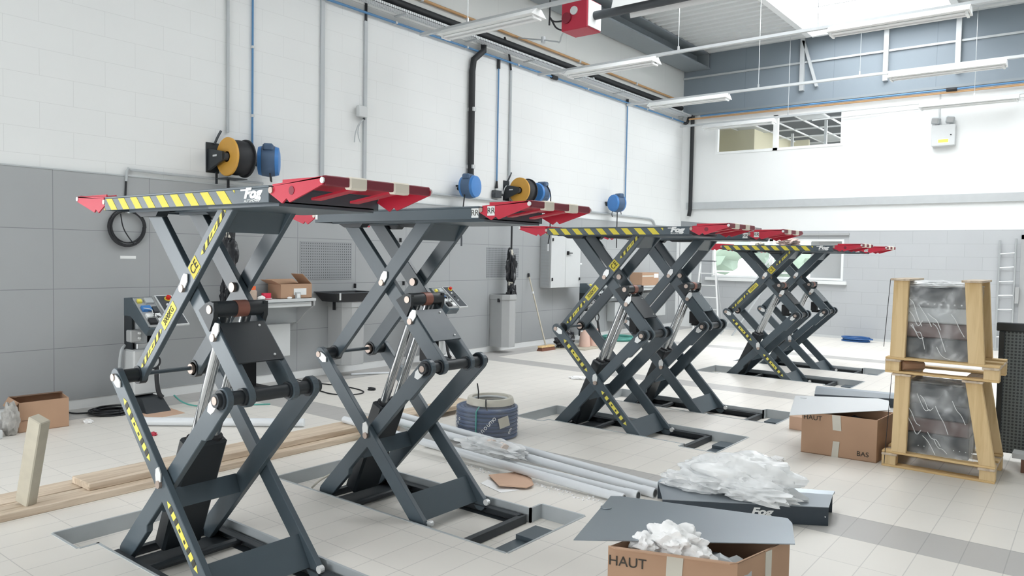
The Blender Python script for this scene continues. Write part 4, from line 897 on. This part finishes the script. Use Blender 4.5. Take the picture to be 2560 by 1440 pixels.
# ------------------------------------------------------------------ crated machines at the side
def crate(z, label, front_lean, ltop, rtop, lb, rb, brace):
    """pallet, two pairs of timber posts and a machine under stretch film; world x, front face at y = 6.47"""
    t = thing('crated_machine', label, 'crated machine', (6.68, 6.47, z), group='crated machines on pallets'); D = .56; w = .76
    for x0, x1 in ((0, .10), (w-.10, w)):
        for y in (0, D-.10): MB().box(x0, x1, y, y+.10, .016, .09).build('pallet_block', M_PINE, t, bevel=.003)
    for y in (0, D-.1): MB().box(0, w, y, y+.1, 0, .016).build('pallet_board', M_PINEX, t, bevel=.002)
    for x0, x1 in ((0, .11), (w-.11, w)): MB().box(x0, x1, -.012, D+.02, .09, .107).build('pallet_board', M_BEAM, t, bevel=.002)
    for y in (0, D/2-.05, D-.1): MB().box(0, w, y, y+.1, .107, .123).build('pallet_board', M_PINEX, t, bevel=.002)
    h0 = .123; h1 = .735
    for (b, tp) in ((lb, ltop), (rb, rtop)):
        for y in (.0, D-.06):
            MB().hull([(b, y, h0), (b+.105, y, h0), (b+.105, y+.05, h0), (b, y+.05, h0)], [(tp, y+.02, h1-.012), (tp+.105, y+.02, h1-.012), (tp+.105, y+.07, h1-.012), (tp, y+.07, h1-.012)]).build('post', M_PINE, t, bevel=.003)
        MB().box(tp-.02, tp+.115, -.005, D+.03, h1-.012, h1+.004).build('cap_board', M_BEAM, t, bevel=.002)
    xl, xr = max(lb, ltop)+.07, min(rb, rtop)+.035
    tp = h1-.06
    mc = MB().box(xl, xr, .09, D-.09, h0, h0+.16).build('machine_base', M_DARK, t, bevel=.006)
    MB().box(xl+.005, xr-.005, .10, D-.1, h0+.16, h0+.28).build('machine_body', mat('brown_machine_paint', (96, 74, 70), .4, 0, .1), t, bevel=.01)
    MB().box(xl+.01, xr-.01, .08, D-.1, h0+.28, h0+.40).build('machine_cover', M_MGREY if z > .3 else M_DGREY, t, bevel=.008)
    MB().box(xl, xr, .07, D-.08, h0+.40, tp).build('machine_head', M_DARK, t, bevel=.006)
    if z > .3:
        for k in range(8): MB().cyl((xl+.12+k*.045, .071, h0+.425), (xl+.12+k*.045, .064, h0+.425), .006, 8).build('bolt', M_WHITE, t)
    else:
        for k in range(10): MB().cyl((xl+.1+k*.04, .091, h0+.06), (xl+.1+k*.04, .084, h0+.06), .004, 8).build('bolt', M_LGREY, t)
    # stretch film with creases: front, sides and top
    def wob(u, v, s): return .012*noise.noise(Vector((u*7+s, v*7, s)))+.006*noise.noise(Vector((u*19+s, v*16, s)))
    N = 22; a, b = lb+.02, rb+.13
    def film_face(f): return [[f(i/N, j/N) for i in range(N+1)] for j in range(N+1)]
    m = MB()
    m.sheet(film_face(lambda u, v: (xl-.03+(xr-xl+.06)*u, .055+wob(u, v, z), h0+.004+(tp-h0+.01)*v)))
    m.sheet(film_face(lambda u, v: (xr+.03+wob(u, v, 3+z)+.05*(1-v)*u*(1-u)*4, .055+(D-.1)*u, h0+.004+(tp-h0+.01)*v)))
    m.sheet(film_face(lambda u, v: (xl-.03+wob(u, v, 5+z), .055+(D-.1)*u, h0+.004+(tp-h0+.01)*v)))
    m.sheet(film_face(lambda u, v: (xl-.03+(xr-xl+.06)*u, .055+(D-.1)*v, tp+.012+2*wob(u, v, 8+z))))
    m.build('stretch_film', M_FILM, t, smooth=True)
    if z > .3: MB().blob(((xl+xr)/2, .25, tp+.02), ((xr-xl)*.52, .2, .03), .35, 3, 4, 4).build('folded_film', M_BUBBLE, t, smooth=True)
    # bright creases in the film
    random.seed(int(z*10)+5)
    for k in range(9):
        u, v = random.uniform(.05, .75), random.uniform(.15, .9); q = [Vector((xl+(xr-xl)*(u+i*.07), .040-.004*(i % 2), h0+(tp-h0)*max(.03, v-i*random.uniform(.04, .13)))) for i in range(4)]
        MB().tube(q, .0028, 5, 2).build('film_crease', M_BUBBLE, t, smooth=True)
    # lashing cord
    MB().tube([(ltop-.02, .0, h1), (lb-.045, .0, .2 if z > .3 else .02)], .0025, 5).build('cord', M_BLACK, t)
    return t
crate(0, 'lower film-wrapped machine between pale timber posts, standing on the floor', 0, .07, .545, .065, .655, 0)
crate(.742, 'upper film-wrapped machine between pale timber posts, stacked on the lower one', 0, .035, .515, .03, .56, 1)
for z in (.76,):
    t = thing('cardboard_roll', 'small rolled piece of cardboard tucked into the upper pallet beside its block', 'cardboard', (6.79, 6.53, .80)); MB().cyl((0, 0, 0), (.12, .12, 0), .036, 12).build('sheet', M_CARD, t)
t = thing('punched_panel', 'dark punched steel panel standing behind the stacked crated machines', 'panel', (7.35, 7.35, 0))
MB().box(0, 1.1, 0, .03, .06, 1.06).build('sheet', dotted('punched_steel', (112, 120, 124), (62, 68, 73), (0, 2), .026, .0085), t)
MB().box(-.02, 1.12, -.02, .05, 1.06, 1.13).build('top_rail', M_DARK, t, bevel=.006)
for x in (0, 1.06): MB().box(x, x+.04, -.02, .05, 0, 1.06).build('upright', M_DARK, t, bevel=.004)
tag(MB().box(7.56, 7.86, 6.98, 7.2, 0, .10).build('cardboard_box', mat('brown_box', (120, 86, 72), .8)), 'low reddish brown box on the floor beside the crated machines, by the punched panel', 'cardboard box')
tag(MB().box(7.50, 7.72, 6.99, 7.15, .101, .14).build('paper_stack', M_LGREY), 'pale packet lying on the reddish brown box by the punched panel', 'packet')

# ------------------------------------------------------------------ boxes and cover plates
def wtext(s, size, p, x, y, parent, m=M_INK, **k):
    o = text(s, size, m, None, frame_m(p, x, y), **k); o.parent = parent; o.matrix_parent_inverse = Matrix.Translation(-parent.location); return o
t, P, h = carton('cardboard_box', 'open cardboard box printed BAS carrying a bright cover plate, beside the crated machines', [(6.06, 6.46), (6.635, 6.50), (6.67, 6.95), (6.09, 6.92)], 0, .345)
fx = Vector((.575, .04, 0)).normalized()
def face(u, z): return Vector((0, 0, 0))+fx*u+Vector((.0015, -.002, z))
wtext('BAS', .055, Vector((6.06, 6.46, 0))+face(.475, .055), fx, (0, 0, 1), t); wtext('HAUT', .055, Vector((6.06, 6.46, 0))+face(.085, .30), fx, (0, 0, 1), t)
def strip(t, u0, u1, z0, z1, k=0): MB().hull([face(u0, z0), face(u1, z0), face(u1+k, z1), face(u0+k, z1)], [face(u0, z0)+Vector((0, -.002, 0)), face(u1, z0)+Vector((0, -.002, 0)), face(u1+k, z1)+Vector((0, -.002, 0)), face(u0+k, z1)+Vector((0, -.002, 0))]).build('packing_tape', M_PTAPE, t)
strip(t, .245, .31, .22, .345, -.01); strip(t, .24, .29, 0, .13, .01)
MB().blob((.36, .25, .2), (.2, .18, .1), .3, 3, 3, 3).build('packing', M_BAG, t, smooth=True)
def plate(name, label, P, z, m, t_=.004, knob=None, holes=()):
    o = thing(name, label, 'cover plate', (P[0][0], P[0][1], P[0][2] if len(P[0]) > 2 else z)); b = o.location
    Q = [Vector((p[0], p[1], p[2] if len(p) > 2 else z))-b for p in P]
    MB().hull(Q, [q+Vector((0, 0, t_)) for q in Q]).build('sheet', m, o)
    if knob: k = Vector(knob)-b; MB().cyl((k.x, k.y, k.z), (k.x, k.y, k.z+.006), .028, 20).build('cap', m, o, bevel=.002)
    return o, b
o, b = plate('cover_plate', 'bright grey tapering steel cover plate lying across the cardboard box printed BAS', [(6.05, 6.16), (6.63, 6.98), (6.52, 7.45), (6.42, 7.50), (5.80, 7.10)], .352, mat('sheet_with_sky_sheen', (226, 230, 233), .3, .1, .02, 4), knob=(5.90, 7.02, .356))  # sheet colour paled to paint in the reflection of sky and wall
tag(MB().box(5.70, 5.83, 7.27, 7.40, 0, .125).build('cardboard_box', M_CARDL, bevel=.003), 'small cardboard box on the floor behind the box printed BAS', 'cardboard box')
def cover(name, label, A, B, C, D, z, logo=False):
    """folded cover: top sheet ABCD (A, B in front), a skirt down in front and a lip behind"""
    o = thing(name, label, 'cover plate', (A[0], A[1], 0)); V = [Vector((p[0]-A[0], p[1]-A[1], z)) for p in (A, B, C, D)]
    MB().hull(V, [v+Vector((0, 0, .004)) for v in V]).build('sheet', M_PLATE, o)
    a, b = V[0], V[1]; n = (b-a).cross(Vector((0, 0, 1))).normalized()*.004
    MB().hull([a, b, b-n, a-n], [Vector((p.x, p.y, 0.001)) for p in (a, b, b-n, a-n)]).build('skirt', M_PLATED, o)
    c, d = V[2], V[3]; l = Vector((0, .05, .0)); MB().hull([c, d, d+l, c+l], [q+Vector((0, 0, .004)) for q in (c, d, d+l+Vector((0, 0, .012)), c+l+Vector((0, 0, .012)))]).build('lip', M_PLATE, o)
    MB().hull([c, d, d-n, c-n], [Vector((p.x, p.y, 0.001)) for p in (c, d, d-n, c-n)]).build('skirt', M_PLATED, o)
    if logo:
        x = (b-a).normalized(); p = a+x*(b-a).length*.60+Vector((0, 0, -.045))+Vector((n.x, n.y, 0)).normalized()*.001
        text('Fog', .062, M_WHITE, o, frame_m(p, x, (0, 0, 1)), 'logo', .25, sx=1.35, bold=.0025)
        q = b-x*.02+Vector((0, 0, -.055))+Vector((n.x, n.y, 0)).normalized()*.002; MB().cyl(q, q+Vector((n.x, n.y, 0)), .004, 8).build('rivet', M_WHITE, o)
    return o
cover('cover_plate', 'folded grey steel cover with a Fog logo on its dark skirt, under the bubble wrap', (5.914, 4.213), (6.751, 4.746), (6.70, 5.02), (5.72, 4.53), .112, True)
cover('cover_plate', 'folded grey steel cover lying on the floor beyond the box printed BAS', (5.487, 8.80), (6.25, 9.14), (6.18, 9.42), (5.36, 9.28), .10)
m = MB().blob((6.20, 4.74, .19), (.36, .17, .135), .42, 2.2, 11, 5, floor=.12); m.blob((5.98, 4.55, .155), (.2, .1, .06), .5, 3, 14, 4, floor=.12); m.blob((6.35, 4.62, .15), (.22, .13, .05), .5, 3, 17, 4, floor=.12)
tag(m.build('bubble_wrap', M_BUBBLE, smooth=True), 'crumpled heap of clear bubble wrap on the folded cover with the Fog logo', 'bubble wrap')
t, P, h = carton('cardboard_box', 'open cardboard box printed HAUT with white foam inside, under a slate cover plate', [(6.34, 2.84), (6.85, 3.03), (6.93, 3.45), (6.42, 3.27)], 0, .335, th=.008)
fx2 = Vector((.51, .19, 0)).normalized(); o2 = Vector((6.34, 2.84, 0))+Vector((.19, -.51, 0)).normalized()*.002
wtext('HAUT', .062, o2+fx2*.085+Vector((0, 0, .275)), fx2, (0, 0, 1), t)
for u0, u1, z0, z1 in ((.25, .315, .18, .33),):
    a, b = fx2*u0, fx2*u1; n = Vector((.19, -.51, 0)).normalized()*.003
    MB().hull([a+Vector((0, 0, z0)), b+Vector((0, 0, z0)), b+Vector((.008, .003, z1)), a+Vector((.004, 0, z1))], [q+n for q in (a+Vector((0, 0, z0)), b+Vector((0, 0, z0)), b+Vector((.008, .003, z1)), a+Vector((.004, 0, z1)))]).build('packing_tape', M_PTAPE, t)
s = Vector((.08, .42, 0)).normalized(); n = Vector((.42, -.08, 0)).normalized()*.002; a = Vector((.51, .19, 0))+s*.22; b = a+s*.05
MB().hull([a+Vector((0, 0, .05)), b+Vector((0, 0, .05)), b+Vector((0, 0, .33)), a+Vector((0, 0, .33))], [q+n for q in (a+Vector((0, 0, .05)), b+Vector((0, 0, .05)), b+Vector((0, 0, .33)), a+Vector((0, 0, .33)))]).build('packing_tape', M_PTAPE, t)
flap(t, (0, 0, h), (.51, .19, h), .012, -.03, .004); flap(t, (.51, .19, h-.002), (.55, .4, h-.002), -.07, .0, -.05, M_CARDD)
MB().box(.2, .46, .24, .38, .2, .28, Matrix.Rotation(.3, 4, 'Z') @ Matrix.Translation((0, -.1, 0))).build('inner_part', M_DARK, t, bevel=.01)
MB().blob((.40, .27, .22), (.13, .1, .09), .4, 3, 21, 3).build('inner_wrap', M_MGREY, t, smooth=True)
fm = MB().blob((6.55, 3.06, .335), (.115, .075, .08), .45, 2.6, 31, 5); fm.blob((6.44, 2.98, .32), (.06, .05, .05), .45, 2.6, 33, 4); fm.blob((6.66, 3.05, .30), (.075, .05, .05), .45, 2.6, 37, 4)
tag(fm.build('foam_sheet', M_FOAM, smooth=True), 'crumpled white foam sheet sticking out of the box printed HAUT', 'packing foam')
o, b = plate('cover_plate', 'slate grey tapering cover plate with folded edge, laid over the box printed HAUT', [(6.21, 2.76), (6.98, 3.36), (6.885, 3.62), (6.845, 3.675), (6.06, 3.43), (6.02, 3.40)], .352, mat('slate_sheet', (146, 155, 162), .3, .45, .04, 4), knob=(6.10, 3.22, .356))
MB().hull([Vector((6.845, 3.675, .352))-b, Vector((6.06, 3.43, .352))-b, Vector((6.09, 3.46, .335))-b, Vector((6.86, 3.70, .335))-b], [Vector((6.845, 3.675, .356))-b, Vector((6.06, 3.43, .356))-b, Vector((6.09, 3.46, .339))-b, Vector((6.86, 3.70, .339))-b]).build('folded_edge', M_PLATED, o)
t, P, h = carton('cardboard_box', 'open battered cardboard box on the floor by the wall near the pedestal console', [(.72, 2.46), (.74, 2.85), (.38, 2.92), (.36, 2.50)], 0, .26)
flap(t, (P[3].x, P[3].y, h), (P[0].x, P[0].y, h), .03, -.06, -.06); flap(t, (P[2].x, P[2].y, h), (P[3].x, P[3].y, h), .12, 0, .01, M_CARDD)
MB().box(.003, .006, .02, .38, .1, .105).build('packing_tape', M_CARDD, t)
tag(MB().blob((.74, 2.39, .13), (.06, .06, .14), .3, 3, 41, 4, floor=.002).build('plastic_sack', mat('printed_sack', (168, 166, 162), .4, 0, .45, 30), smooth=True), 'printed plastic sack leaning at the corner of the battered cardboard box', 'sack')
tag(MB().box(.70, .84, 2.16, 2.30, 0, .075).build('white_box', M_LGREY, bevel=.006), 'small white box on the floor at the edge of the photo by the battered box', 'box')

# ------------------------------------------------------------------ timber, pipes and the hose roll
tag(MB().box(2.84, 3.03, .7, 4.74, 0, .046).build('wooden_plank', M_BEAM, bevel=.004), 'long wooden plank flat on the floor on the side toward the lift pits', 'plank')
tag(MB().box(2.60, 2.82, .7, 5.55, 0, .046).build('wooden_plank', M_BEAM, bevel=.004), 'long wooden plank flat on the floor under the stacked one, on its wall side', 'plank')
tag(MB().box(2.69, 2.95, 2.1, 5.9, .047, .094).build('wooden_plank', M_BEAM, bevel=.004), 'wooden plank stacked on top of the two planks on the floor', 'plank')
d = Vector((.22, .03, .555)); M = frame_m((2.9, 1.75, .05), (-d.z, 0, d.x), d)
M = Matrix.Translation((2.92, 1.75, .056)) @ Matrix.Rotation(math.atan2(.22, .555), 4, 'Y') @ Matrix.Rotation(.35, 4, 'Z')
tag(MB().box(-.05, .05, -.035, .035, 0, .585, M).build('timber_post', M_OLDP, bevel=.006), 'dirty timber offcut standing upright on the planks', 'timber')
PV = [((2.755, 4.32, .125), (5.60, 4.29, .031), 'white plastic pipe lying frontmost of the bundle, its sleeve end showing'), ((2.95, 4.62, .125), (5.70, 4.535, .031), 'white plastic pipe in the middle of the bundle'),
      ((2.97, 4.78, .125), (5.74, 4.665, .031), 'white plastic pipe of the bundle closest to the blue hose roll'), ((3.62, 4.47, .031), (5.64, 4.41, .031), 'white plastic pipe second from the front of the bundle')]
for a, b, lab in PV:
    o = MB().tube([a, b], .030, 16).build('plastic_pipe', M_PVC, smooth=True); tag(o, lab, 'pipe', 'white pipes in the bundle')
    d = (Vector(b)-Vector(a)).normalized(); MB().tube([Vector(b)-d*.10, Vector(b)+d*.001], .034, 16).build('sleeve', M_PVC, o, smooth=True)
    MB().cyl(Vector(b)+d*.0012, Vector(b)+d*.0016, .025, 14).build('bore', M_DGREY, o)
tag(MB().tube([(3.0, 4.70, .075), (3.5, 4.555, .04)], .012, 10).build('conduit_tube', M_LGREY, smooth=True), 'thin white conduit tube lying between the plastic pipes', 'pipe')
tag(MB().tube([(1.20, 3.30, .04), (2.29, 4.24, .04)], .038, 16).build('plastic_pipe', M_PVC, smooth=True), 'single white plastic pipe lying apart on the floor behind the nearest lift', 'pipe')
t = thing('fittings_bag', 'clear bag of pale pipe fittings lying on the white pipes', 'bag', (4.30, 4.50, .075))
MB().blob((0, 0, .03), (.28, .11, .055), .5, 3, 51, 4, floor=-.02).build('bag', M_BUBBLE, t, smooth=True)
for x, y, a in ((-.06, .03, .3), (.10, .0, .5)): MB().cyl((x, y, .06), (x+.09*math.cos(a), y-.09*math.sin(a), .06), .032, 14).build('fitting', mat('pinkish_fitting', (226, 212, 202), .6), t, smooth=True)
random.seed(3); mb = MB()
for i in range(90):
    u = random.random(); x = 4.0+1.5*u+random.uniform(-.05, .05); y = 4.24-.02*u+random.uniform(-.06, .05)
    s = random.uniform(.004, .014); mb.box(x, x+s, y, y+s*1.4, 0, s*.5, )
o = mb.build('white_crumbs', M_FOAM); o['kind'] = 'stuff'; tag(o, 'white crumbs of packing scattered along the pipe bundle', 'debris')
def sheet_piece(name, lab, pts, z, m, cat, th=.004, bend=0):
    mb = MB(); n = len(pts); cx = sum(p[0] for p in pts)/n; cy = sum(p[1] for p in pts)/n
    b = [(x, y, z+bend*((i % 2)*1.0)) for i, (x, y) in enumerate(pts)]
    mb.hull(b, [(x, y, zz+th) for x, y, zz in b]); return tag(mb.build(name, m), lab, cat)
sheet_piece('paper_sheet', 'white paper sheet half under the torn cardboard piece', [(4.62, 4.0), (4.86, 3.93), (4.92, 4.06), (4.60, 4.10)], .001, M_FOAM, 'paper', .002)
sheet_piece('cardboard_piece', 'torn pale brown cardboard piece on the floor in front of the white pipes', [(4.56, 4.16), (4.80, 3.985), (4.95, 4.10), (4.965, 4.16), (4.84, 4.30), (4.70, 4.345)], .012, M_CARDL, 'cardboard', .005, .010)
sheet_piece('cardboard_piece', 'flat piece of cardboard on the floor under the console behind the nearest lift', [(.62, 3.50), (.99, 3.48), (.96, 3.82), (.66, 3.84)], .0005, M_CARDL, 'cardboard', .003)
# roll of blue hose under film
t = thing('hose_roll', 'roll of navy blue hose wrapped in clear printed film with white tape on top', 'hose roll', (3.72, 5.14, 0))
R = .275; mb = MB()
for k in range(8):
    z = .022+k*.033
    for r in (R-.017, R-.05, R-.083, R-.116): 
        if r < R-.02 and k not in (0, 7): continue
        mb.tube([(r*math.cos(q*PI/18), r*math.sin(q*PI/18), z) for q in range(36)], .0175, 8, closed=True)
mb.build('hose', M_HOSE, t, smooth=True)
MB().lathe([(R-.15, .01), (R+.006, .006), (R+.012, .1), (R+.008, .2), (R+.002, .265), (R-.04, .29), (R-.13, .30)], (0, 0, 0), 2, 40).build('film', M_FILM2, t, smooth=True)
mb = MB(); 
for r in (.165, .18, .195): mb.tube([(r*math.cos(q*PI/18)+.02, r*math.sin(q*PI/18)+.02, .315) for q in range(36)], .013, 8, closed=True)
mb.build('band', M_LGREY, t, smooth=True)
MB().lathe([(.155, .29), (.215, .29), (.205, .335), (.20, .345), (.165, .345), (.155, .29)], (.02, .02, 0), 2, 36).build('tape_ring', M_PTAPE, t, smooth=True)
MB().tube([(-.02, -.1, .33), (-.02, -.1, .40), (-.035, -.1, .47)], .006, 6).build('cable_tie', M_BLACK, t)
MB().tube([(.11, -.15, .35), (.135, -.18, .30), (.17, -.20, .26)], .006, 6).build('cable_tie', M_BLACK, t)
def oncyl(a, z, r=R+.016): return Vector((r*math.cos(a), r*math.sin(a), z))
def cylm(a, z, rot): 
    x = Vector((-math.sin(a), math.cos(a), 0)); y = Vector((0, 0, 1)); c, s = math.cos(rot), math.sin(rot); return frame_m(oncyl(a, z), x*c+y*s, y*c-x*s)
A0 = math.atan2(-5.14, 4.28)     # side of the roll towards the door
for i, ch in enumerate('pnoumo'): text(ch, .06, M_WHITE, t, cylm(A0-.22+i*.085, .075+i*.026, .62), 'lettering', sx=1.0)
for i, ch in enumerate('pno'): text(ch, .05, M_WHITE, t, cylm(A0-1.12+i*.07, .11+i*.035, .9), 'lettering')
for i, ch in enumerate('om'): text(ch, .045, M_WHITE, t, cylm(A0+.72+i*.06, .075+i*.024, .7), 'lettering')
mb = MB(); mb.tube([oncyl(A0-.33, .01), oncyl(A0-.33, .13), oncyl(A0-.33, .26), oncyl(A0-.33, .29, R-.06)], .006, 6); mb.build('strap', M_TEAL, t)
M = cylm(A0+.52, .17, .25); MB().hull([M @ Vector(p) for p in ((-.05, -.045, .0), (.05, -.045, .004), (.05, .045, .004), (-.05, .045, 0))], [M @ Vector(p) for p in ((-.05, -.045, .003), (.05, -.045, .007), (.05, .045, .007), (-.05, .045, .003))]).build('paper_label', M_PTAPE, t)
# hoses and cables on the floor
def floor_coil(name, label, x, y, R, r, n, m, cat, sq=1.0, seed=1):
    t = thing(name, label, cat, (x, y, 0)); random.seed(seed)
    for i in range(n): MB().coil((random.uniform(-.03, .03), random.uniform(-.03, .03), r+.0+r*1.6*(i//2)), R*random.uniform(.8, 1.05), r, 1.03, 2, n=32, jit=.05, squash=sq*random.uniform(.9, 1.1)).build('loop', m, t, smooth=True)
    return t
floor_coil('cable_coil', 'black cable coiled on the floor between the battered box and the console', .46, 3.33, .16, .008, 7, M_BLACK, 'cable', 1, 2)
tag(MB().tube([(.03, 2.98, .12), (.12, 3.0, .06), (.25, 3.05, .009), (.33, 3.2, .009)], .008, 6, 3).build('cable', M_BLACK, smooth=True), 'black cable running from the wall to the coil on the floor beside the battered box', 'cable')
tag(MB().tube([(.04, 5.55, .12), (.10, 5.6, .06), (.3, 5.7, .007), (.9, 5.85, .007), (1.35, 5.80, .007), (1.45, 5.6, .007), (1.25, 5.4, .007), (.95, 5.45, .007)], .007, 6, 3).build('cable', M_BLACK, smooth=True), 'black cable winding over the floor under the wall bin with the tray', 'cable')
tag(MB().tube([(.5, 3.95, .10), (.62, 3.98, .03), (.8, 4.05, .008), (1.0, 4.35, .008), (1.2, 4.62, .008)], .008, 6, 3).build('hose', M_TEAL, smooth=True), 'thin teal hose leaving the console behind the nearest lift', 'hose')
floor_coil('hose_coil', 'teal hose coil on the floor under the white pipes', 3.30, 4.36, .17, .009, 5, M_TEAL, 'hose', 1, 5)
floor_coil('hose_coil', 'teal hose coil on the floor by the farther console, seen through the lift', .62, 12.85, .30, .012, 8, M_TEAL, 'hose', 1, 6)
floor_coil('hose_coil', 'blue hose coil on the floor along the back wall', 4.12, 16.32, .26, .014, 8, mat('bright_blue_hose', (44, 96, 158), .4), 'hose', .7, 7)
tag(MB().tube([(2.4, 16.3, .01), (2.7, 16.2, .01), (3.1, 16.25, .01), (2.8, 16.4, .01)], .01, 6, 3).build('cable', M_BLACK, smooth=True), 'black cable on the floor below the lower window', 'cable')
tag(MB().tube([(3.62, 3.32, PITZ+.012), (3.66, 3.36, -.02), (3.70, 3.46, .02), (3.66, 3.52, -.04), (3.60, 3.50, PITZ+.012)], .008, 8, 3).build('hose', M_PTAPE, smooth=True), 'short cream hose looping out of the pit beside the plain lift near the planks', 'hose')
o = tag(MB().tube([(.30, 6.45, .016), (.62, 6.98, .016)], .014, 10).build('plastic_rod', M_PVC, smooth=True), 'thin white rod on the floor under the wall bin with the tray', 'pipe')
# odds and ends by the farther console
t = thing('plastic_bucket', 'pale pink tapering plastic bucket standing on a board by the farther console', 'bucket', (.80, 11.32, .021))
MB().lathe([(0, 0), (.105, 0), (.075, .30), (.06, .305), (.055, .28), (0, .27)], (0, 0, 0), 2, 24).build('body', mat('pale_pink_plastic', (222, 190, 176), .6), t, smooth=True); MB().cyl((-.02, -.09, .27), (.02, -.05, .29), .012, 8).build('handle', M_WHITE, t)
t = thing('plastic_bucket', 'second pale pink bucket close behind the other, by the farther console', 'bucket', (.84, 11.56, .021))
MB().lathe([(0, 0), (.105, 0), (.075, .30), (.06, .305), (.055, .28), (0, .27)], (0, 0, 0), 2, 24).build('body', MATS['pale_pink_plastic'], t, smooth=True)
sheet_piece('wooden_board', 'flat weathered board on the floor under the pink buckets', [(.45, 10.75), (1.05, 10.95), (1.05, 11.75), (.45, 11.65)], .0005, M_OLDP, 'board', .018)
tag(MB().blob((.58, 11.0, .12), (.12, .2, .12), .45, 3, 61, 4, floor=.02).build('black_bag', M_BAG, smooth=True), 'black plastic bag on the floor beside the broom', 'bag')
tag(MB().blob((.40, 11.35, .14), (.11, .12, .14), .45, 3, 63, 4, floor=.02).build('black_bag', M_BAG, smooth=True), 'black plastic bag by the wall behind the pink buckets', 'bag')
# ladders
def step_ladder(label, A, B, C, D, tl, tr, n, m, rear=True):
    t = thing('step_ladder' if rear else 'ladder', label, 'ladder', A); O = Vector(A); A, B, C, D, tl, tr = [Vector(v)-O for v in (A, B, C, D, tl, tr)]
    MB().tube([A, tl], .018, 8).build('stile', m, t); MB().tube([B, tr], .018, 8).build('stile', m, t)
    for i in range(1, n): k = i/n; MB().tube([A.lerp(tl, k), B.lerp(tr, k)], .012, 6).build('rung', m, t)
    if rear:
        MB().tube([C, tl], .014, 8).build('rear_leg', M_ALU, t); MB().tube([D, tr], .014, 8).build('rear_leg', M_ALU, t)
        MB().hull([tl+Vector((-.02, -.04, 0)), tr+Vector((.02, -.04, 0)), tr+Vector((.02, .06, 0)), tl+Vector((-.02, .06, 0))], [q+Vector((0, 0, .02)) for q in (tl+Vector((-.02, -.04, 0)), tr+Vector((.02, -.04, 0)), tr+Vector((.02, .06, 0)), tl+Vector((-.02, .06, 0)))]).build('top_cap', M_DGREY, t)
    return t
step_ladder('white step ladder standing in the corner between the long wall and the lower window', (.94, 15.5, 0), (1.56, 15.45, 0), (.86, 16.1, 0), (1.40, 16.1, 0), (1.0, 15.68, 1.56), (1.34, 15.66, 1.56), 6, M_WHITE)
step_ladder('tall aluminium ladder leaning up against the lower window', (1.58, 15.5, 0), (1.86, 15.45, 0), (0, 0, 0), (0, 0, 0), (2.42, 16.6, 2.0), (2.75, 16.6, 2.0), 8, M_ALU, False)
t = step_ladder('grey metal ladder standing straight against the back wall near the far door', (6.47, YB-.06, 0), (6.72, YB-.06, 0), (0, 0, 0), (0, 0, 0), (6.47, YB-.06, 2.06), (6.72, YB-.06, 2.09), 8, M_ALU, False)
MB().box(.27, .33, -.03, .0, .9, 1.2).build('bracket', M_GREY, t)
# small things lying on the lift decks and the floor
tag(MB().hull([(4.34, 7.66, 1.8865), (5.22, 7.66, 1.8865), (5.22, 7.70, 1.8865), (4.34, 7.70, 1.8865)], [(4.34, 7.66, 2.018), (5.22, 7.66, 1.935), (5.22, 7.70, 1.935), (4.34, 7.70, 2.018)]).build('steel_channel', M_MGREY), 'long grey steel channel lying on the plain lift deck behind the striped one', 'steel bar')
tag(MB().box(4.6, 4.98, 3.45, 3.47, 1.874, 1.89).build('steel_bar', M_DGREY), 'thin dark bar lying on the deck of the lift tagged RR next to the planks', 'steel bar')
tag(MB().blob((4.55, 10.6, 1.86), (.12, .08, .05), .6, 3, 71, 4, floor=1.8155).build('crumpled_paper', mat('pinkish_paper', (214, 190, 182), .8)), 'crumpled pinkish paper on the striped lift deck in front of the window', 'paper')
tag(MB().blob((4.15, 10.6, 1.83), (.06, .05, .03), .5, 3, 73, 3, floor=1.8155).build('crumpled_paper', M_PTAPE), 'small crumpled cream paper on the striped lift deck in front of the window', 'paper')
for x, y, s, m, lab in ((6.0, 6.05, .05, M_FOAM, 'small white scrap on the tiles in front of the box printed BAS'), (.72, 3.02, .05, M_FOAM, 'white paper scrap on the floor between the battered box and the cable coil'), (1.62, 3.18, .03, M_HRED, 'tiny red scrap on the floor behind the nearest lift'), (1.3, 5.92, .05, M_BLACK, 'bent black scrap on the floor by the winding cable'), (2.2, 5.75, .03, M_CARDD, 'brown chip on the floor behind the plank ends'), (2.62, 8.35, .12, M_FOAM, 'white and red packaging scrap on the floor behind the striped lift')):
    random.seed(int(x*100)); tag(MB().blob((x, y, .012), (s, s*.7, .018), .5, 3, x, 3, floor=.0005).build('paper_scrap', m), lab, 'scrap')
